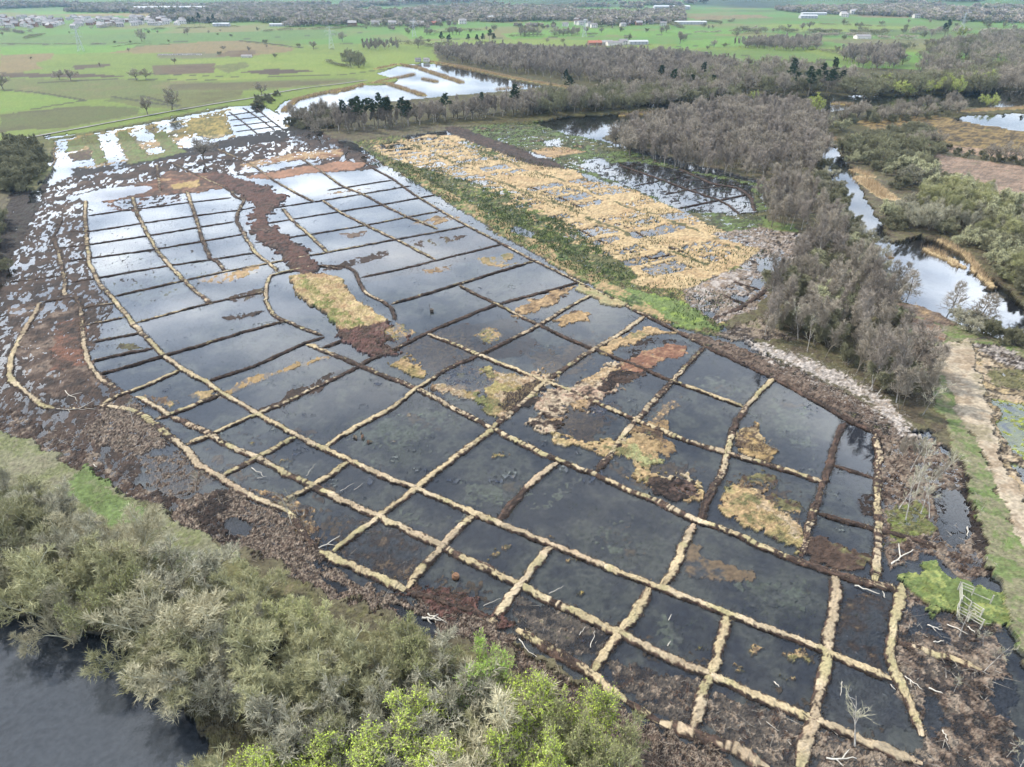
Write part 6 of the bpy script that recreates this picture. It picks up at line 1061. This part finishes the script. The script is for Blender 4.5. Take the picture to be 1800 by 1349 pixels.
q, z = onland(np.concatenate([spread(p, 9, -.3, .3, 20 + k) for k, p in enumerate([[(508, 488), (545, 482), (592, 487), (614, 510), (640, 535), (684, 562), (655, 572), (600, 582), (572, 553), (534, 530), (518, 508)],
    [(760, 680), (885, 655), (985, 632), (1030, 622), (990, 658), (918, 702), (888, 738), (800, 698)], [(1085, 780), (1150, 775), (1166, 825), (1110, 812)], [(1260, 875), (1300, 845), (1345, 885), (1430, 935), (1395, 968), (1290, 916)], [(1296, 762), (1328, 742), (1376, 800), (1330, 812)], [(680, 645), (770, 600), (766, 650)]])]), .02)
blades('island_grass', q, 0, .5, .035, strawm, 'straw-coloured grass covering the low islands', 'grass', .7, 6, zf=z)
q, z = onland(np.concatenate([spread(p, 7, -.3, .3, 40 + k) for k, p in enumerate([[(585, 583), (682, 566), (740, 604), (660, 628), (600, 596)], [(1125, 840), (1235, 855), (1235, 885), (1150, 865)], [(1420, 945), (1545, 1000), (1440, 988)], [(945, 700), (1110, 622), (1105, 672), (962, 772)]])]), .02)
blades('dead_heather', q, 0, .35, .03, mat('dead_heather', (.05, .03, .025), (.12, .075, .055), .5), 'dark brown dead heather on the peat islands', 'heather', .9, 7, zf=z)
# brash: thousands of small sticks
def brash(px_list, per, sizes, m_, name, label, seed, keep=-.2, z0=.0):
    q = np.concatenate([spread(p, per, keep, .25, seed + k) for k, p in enumerate(px_list)]); q, z = onland(q, -.14); n = len(q); r_ = np.random.default_rng(seed); a_ = r_.random(n) * 6.283
    L_ = sizes[0] + (sizes[1] - sizes[0]) * r_.random(n) ** 2.5; d = np.stack([np.cos(a_) * L_, np.sin(a_) * L_, r_.uniform(-.02, .45, n) * L_], 1); t_ = TB()
    t_.slivers(np.concatenate([q, (np.maximum(z, 0) + z0 + .06)[:, None]], 1), d, .02 + .02 * r_.random(n), 0); tag(link(name, t_.mesh(name, [m_])), label, 'brushwood', kind='stuff')
NB = [[(300, 900), (400, 850), (515, 910), (560, 975), (640, 1030), (715, 1055), (870, 1100), (1000, 1190), (1180, 1290), (1330, 1349), (1300, 1430), (1000, 1290), (900, 1150), (760, 1110), (560, 1040), (380, 960)], [(135, 762), (180, 708), (240, 712), (286, 757), (320, 790), (380, 845), (330, 870), (245, 805)], [(40, 700), (150, 770), (320, 880), (240, 850), (60, 770)]]
brash(NB, 3.0, (.3, 2.2), mat('pinkish_brash', (.12, .095, .07), (.28, .23, .18), .6), 'cut_brash', 'pale pinkish cut brash heaped along the near and left margins', 201)
brash(NB, 3, (.3, 1.2), mat('dark_brash', (.04, .024, .02), (.10, .06, .047), .6), 'rotting_brash', 'dark rotting sticks along the near and left margins', 221)
brash([[(1280, 592), (1420, 628), (1500, 662), (1580, 715), (1640, 790), (1580, 775), (1400, 655), (1330, 625)], [(1270, 585), (1430, 640), (1640, 800), (1560, 770), (1380, 665)]], 5, (.25, 1.2), mat('pale_wood_chip', (.17, .15, .13), (.31, .28, .25), .8), 'wood_chip', 'strip of pale grey wood chip below the birch belt', 231, -9)
EB = [[(1545, 770), (1640, 770), (1720, 860), (1750, 1000), (1640, 975), (1550, 1000)], [(1590, 1040), (1720, 1090), (1780, 1130), (1800, 1349), (1700, 1480), (1630, 1480), (1575, 1190)], [(1430, 1275), (1610, 1345), (1620, 1420), (1410, 1420)], [(1070, 1150), (1240, 1200), (1220, 1280)], [(1240, 1215), (1420, 1270), (1400, 1349), (1240, 1290)], [(900, 1040), (1080, 1110), (1060, 1160), (900, 1100)], [(600, 905), (700, 930), (760, 985), (720, 1025), (600, 985)], [(420, 850), (520, 880), (560, 950)]]
brash(EB, 2.0, (.3, 2.2), mat('grey_brash', (.12, .105, .085), (.30, .275, .24), .6), 'scattered_brash', 'grey and white broken branches scattered over the cells on the right and front', 241, -.05)
brash(EB, 1.6, (.3, 1.3), D.materials['dark_brash'], 'drowned_brash', 'dark drowned sticks in the cells on the right and front', 261, 0)
brash([[(1250, 412), (1420, 415), (1370, 500), (1262, 568), (1210, 535), (1300, 470)], [(1545, 600), (1640, 700), (1650, 760), (1400, 630), (1330, 560)]], 2.0, (.3, 1.5), D.materials['grey_brash'], 'margin_brash', 'pale sticks between black ditches by the birch belt', 271)
brash([[(1592, 562), (1640, 570), (1662, 598), (1640, 608), (1602, 590)], [(1560, 535), (1620, 540), (1680, 575), (1600, 556)], [(1640, 272), (1830, 300), (1830, 372), (1660, 312)]], 3, (.3, .9), mat('dead_bracken', (.19, .11, .07), (.27, .18, .125), .5), 'bracken_litter', 'flattened rusty bracken by the canal and in the clearing', 281, -9)
brash([[(1700, 605), (1800, 630), (1850, 700), (1860, 1000), (1800, 890), (1755, 780)]], 1.5, (.3, 1.2), D.materials['pinkish_brash'], 'scrape_brash', 'pale brash round the scrape at the right edge', 291)
# grass of the banks and rides
gr = mat('bank_grass', (.095, .11, .042), (.14, .145, .065), .15); gy = mat('dry_bank_grass', (.16, .15, .08), (.2, .185, .11), .15)
for k, (p, per) in enumerate([([(-100, 730), (50, 775), (240, 880), (420, 985), (450, 1050), (230, 960), (-100, 840)], 7), ([(1588, 1005), (1640, 978), (1680, 1018), (1790, 1070), (1805, 1140), (1700, 1090), (1605, 1045)], 9), ([(1570, 540), (1720, 585), (1830, 622), (1830, 640), (1650, 612), (1690, 730), (1800, 960), (1850, 1200), (1740, 985), (1660, 740)], 4)]):
    q = spread(p, per, -.1, .15, 300 + k); z = gz(q[:, 0], q[:, 1]); h_ = len(q) // 2
    blades('bank_grass', q[:h_], 0, .28, .03, gr, ['short green grass on the near-left bank', 'rank green grass round the timber fence', 'short green grass along the east track'][k], 'grass', .6, 310 + k, zf=z[:h_]); blades('dry_grass', q[h_:], 0, .3, .03, gy, ['dry grass on the near-left bank', 'dry grass round the timber fence', 'dry grass along the east track'][k], 'grass', .6, 320 + k, zf=z[h_:])

# ------------------------------------------------------------------ haze over the plain
HAZE = 0.5e-4
if HAZE:
    hm_, n = new_mat('thin_haze'); o_ = n.nodes.new('ShaderNodeOutputMaterial'); pv = n.nodes.new('ShaderNodeVolumePrincipled'); pv.inputs['Density'].default_value = HAZE; pv.inputs['Color'].default_value = (.38, .68, 1, 1); pv.inputs['Anisotropy'].default_value = .2
    n.links.new(pv.outputs[0], o_.inputs['Volume'])
    t_ = TB(); t_.box((0, 0, 0), 15000, 15000, 300); ho = link('haze', t_.mesh('haze', [hm_]), loc=(0, 0, 150 - 2.5)); tag(ho, 'thin bluish haze over the whole plain', 'haze', kind='stuff')
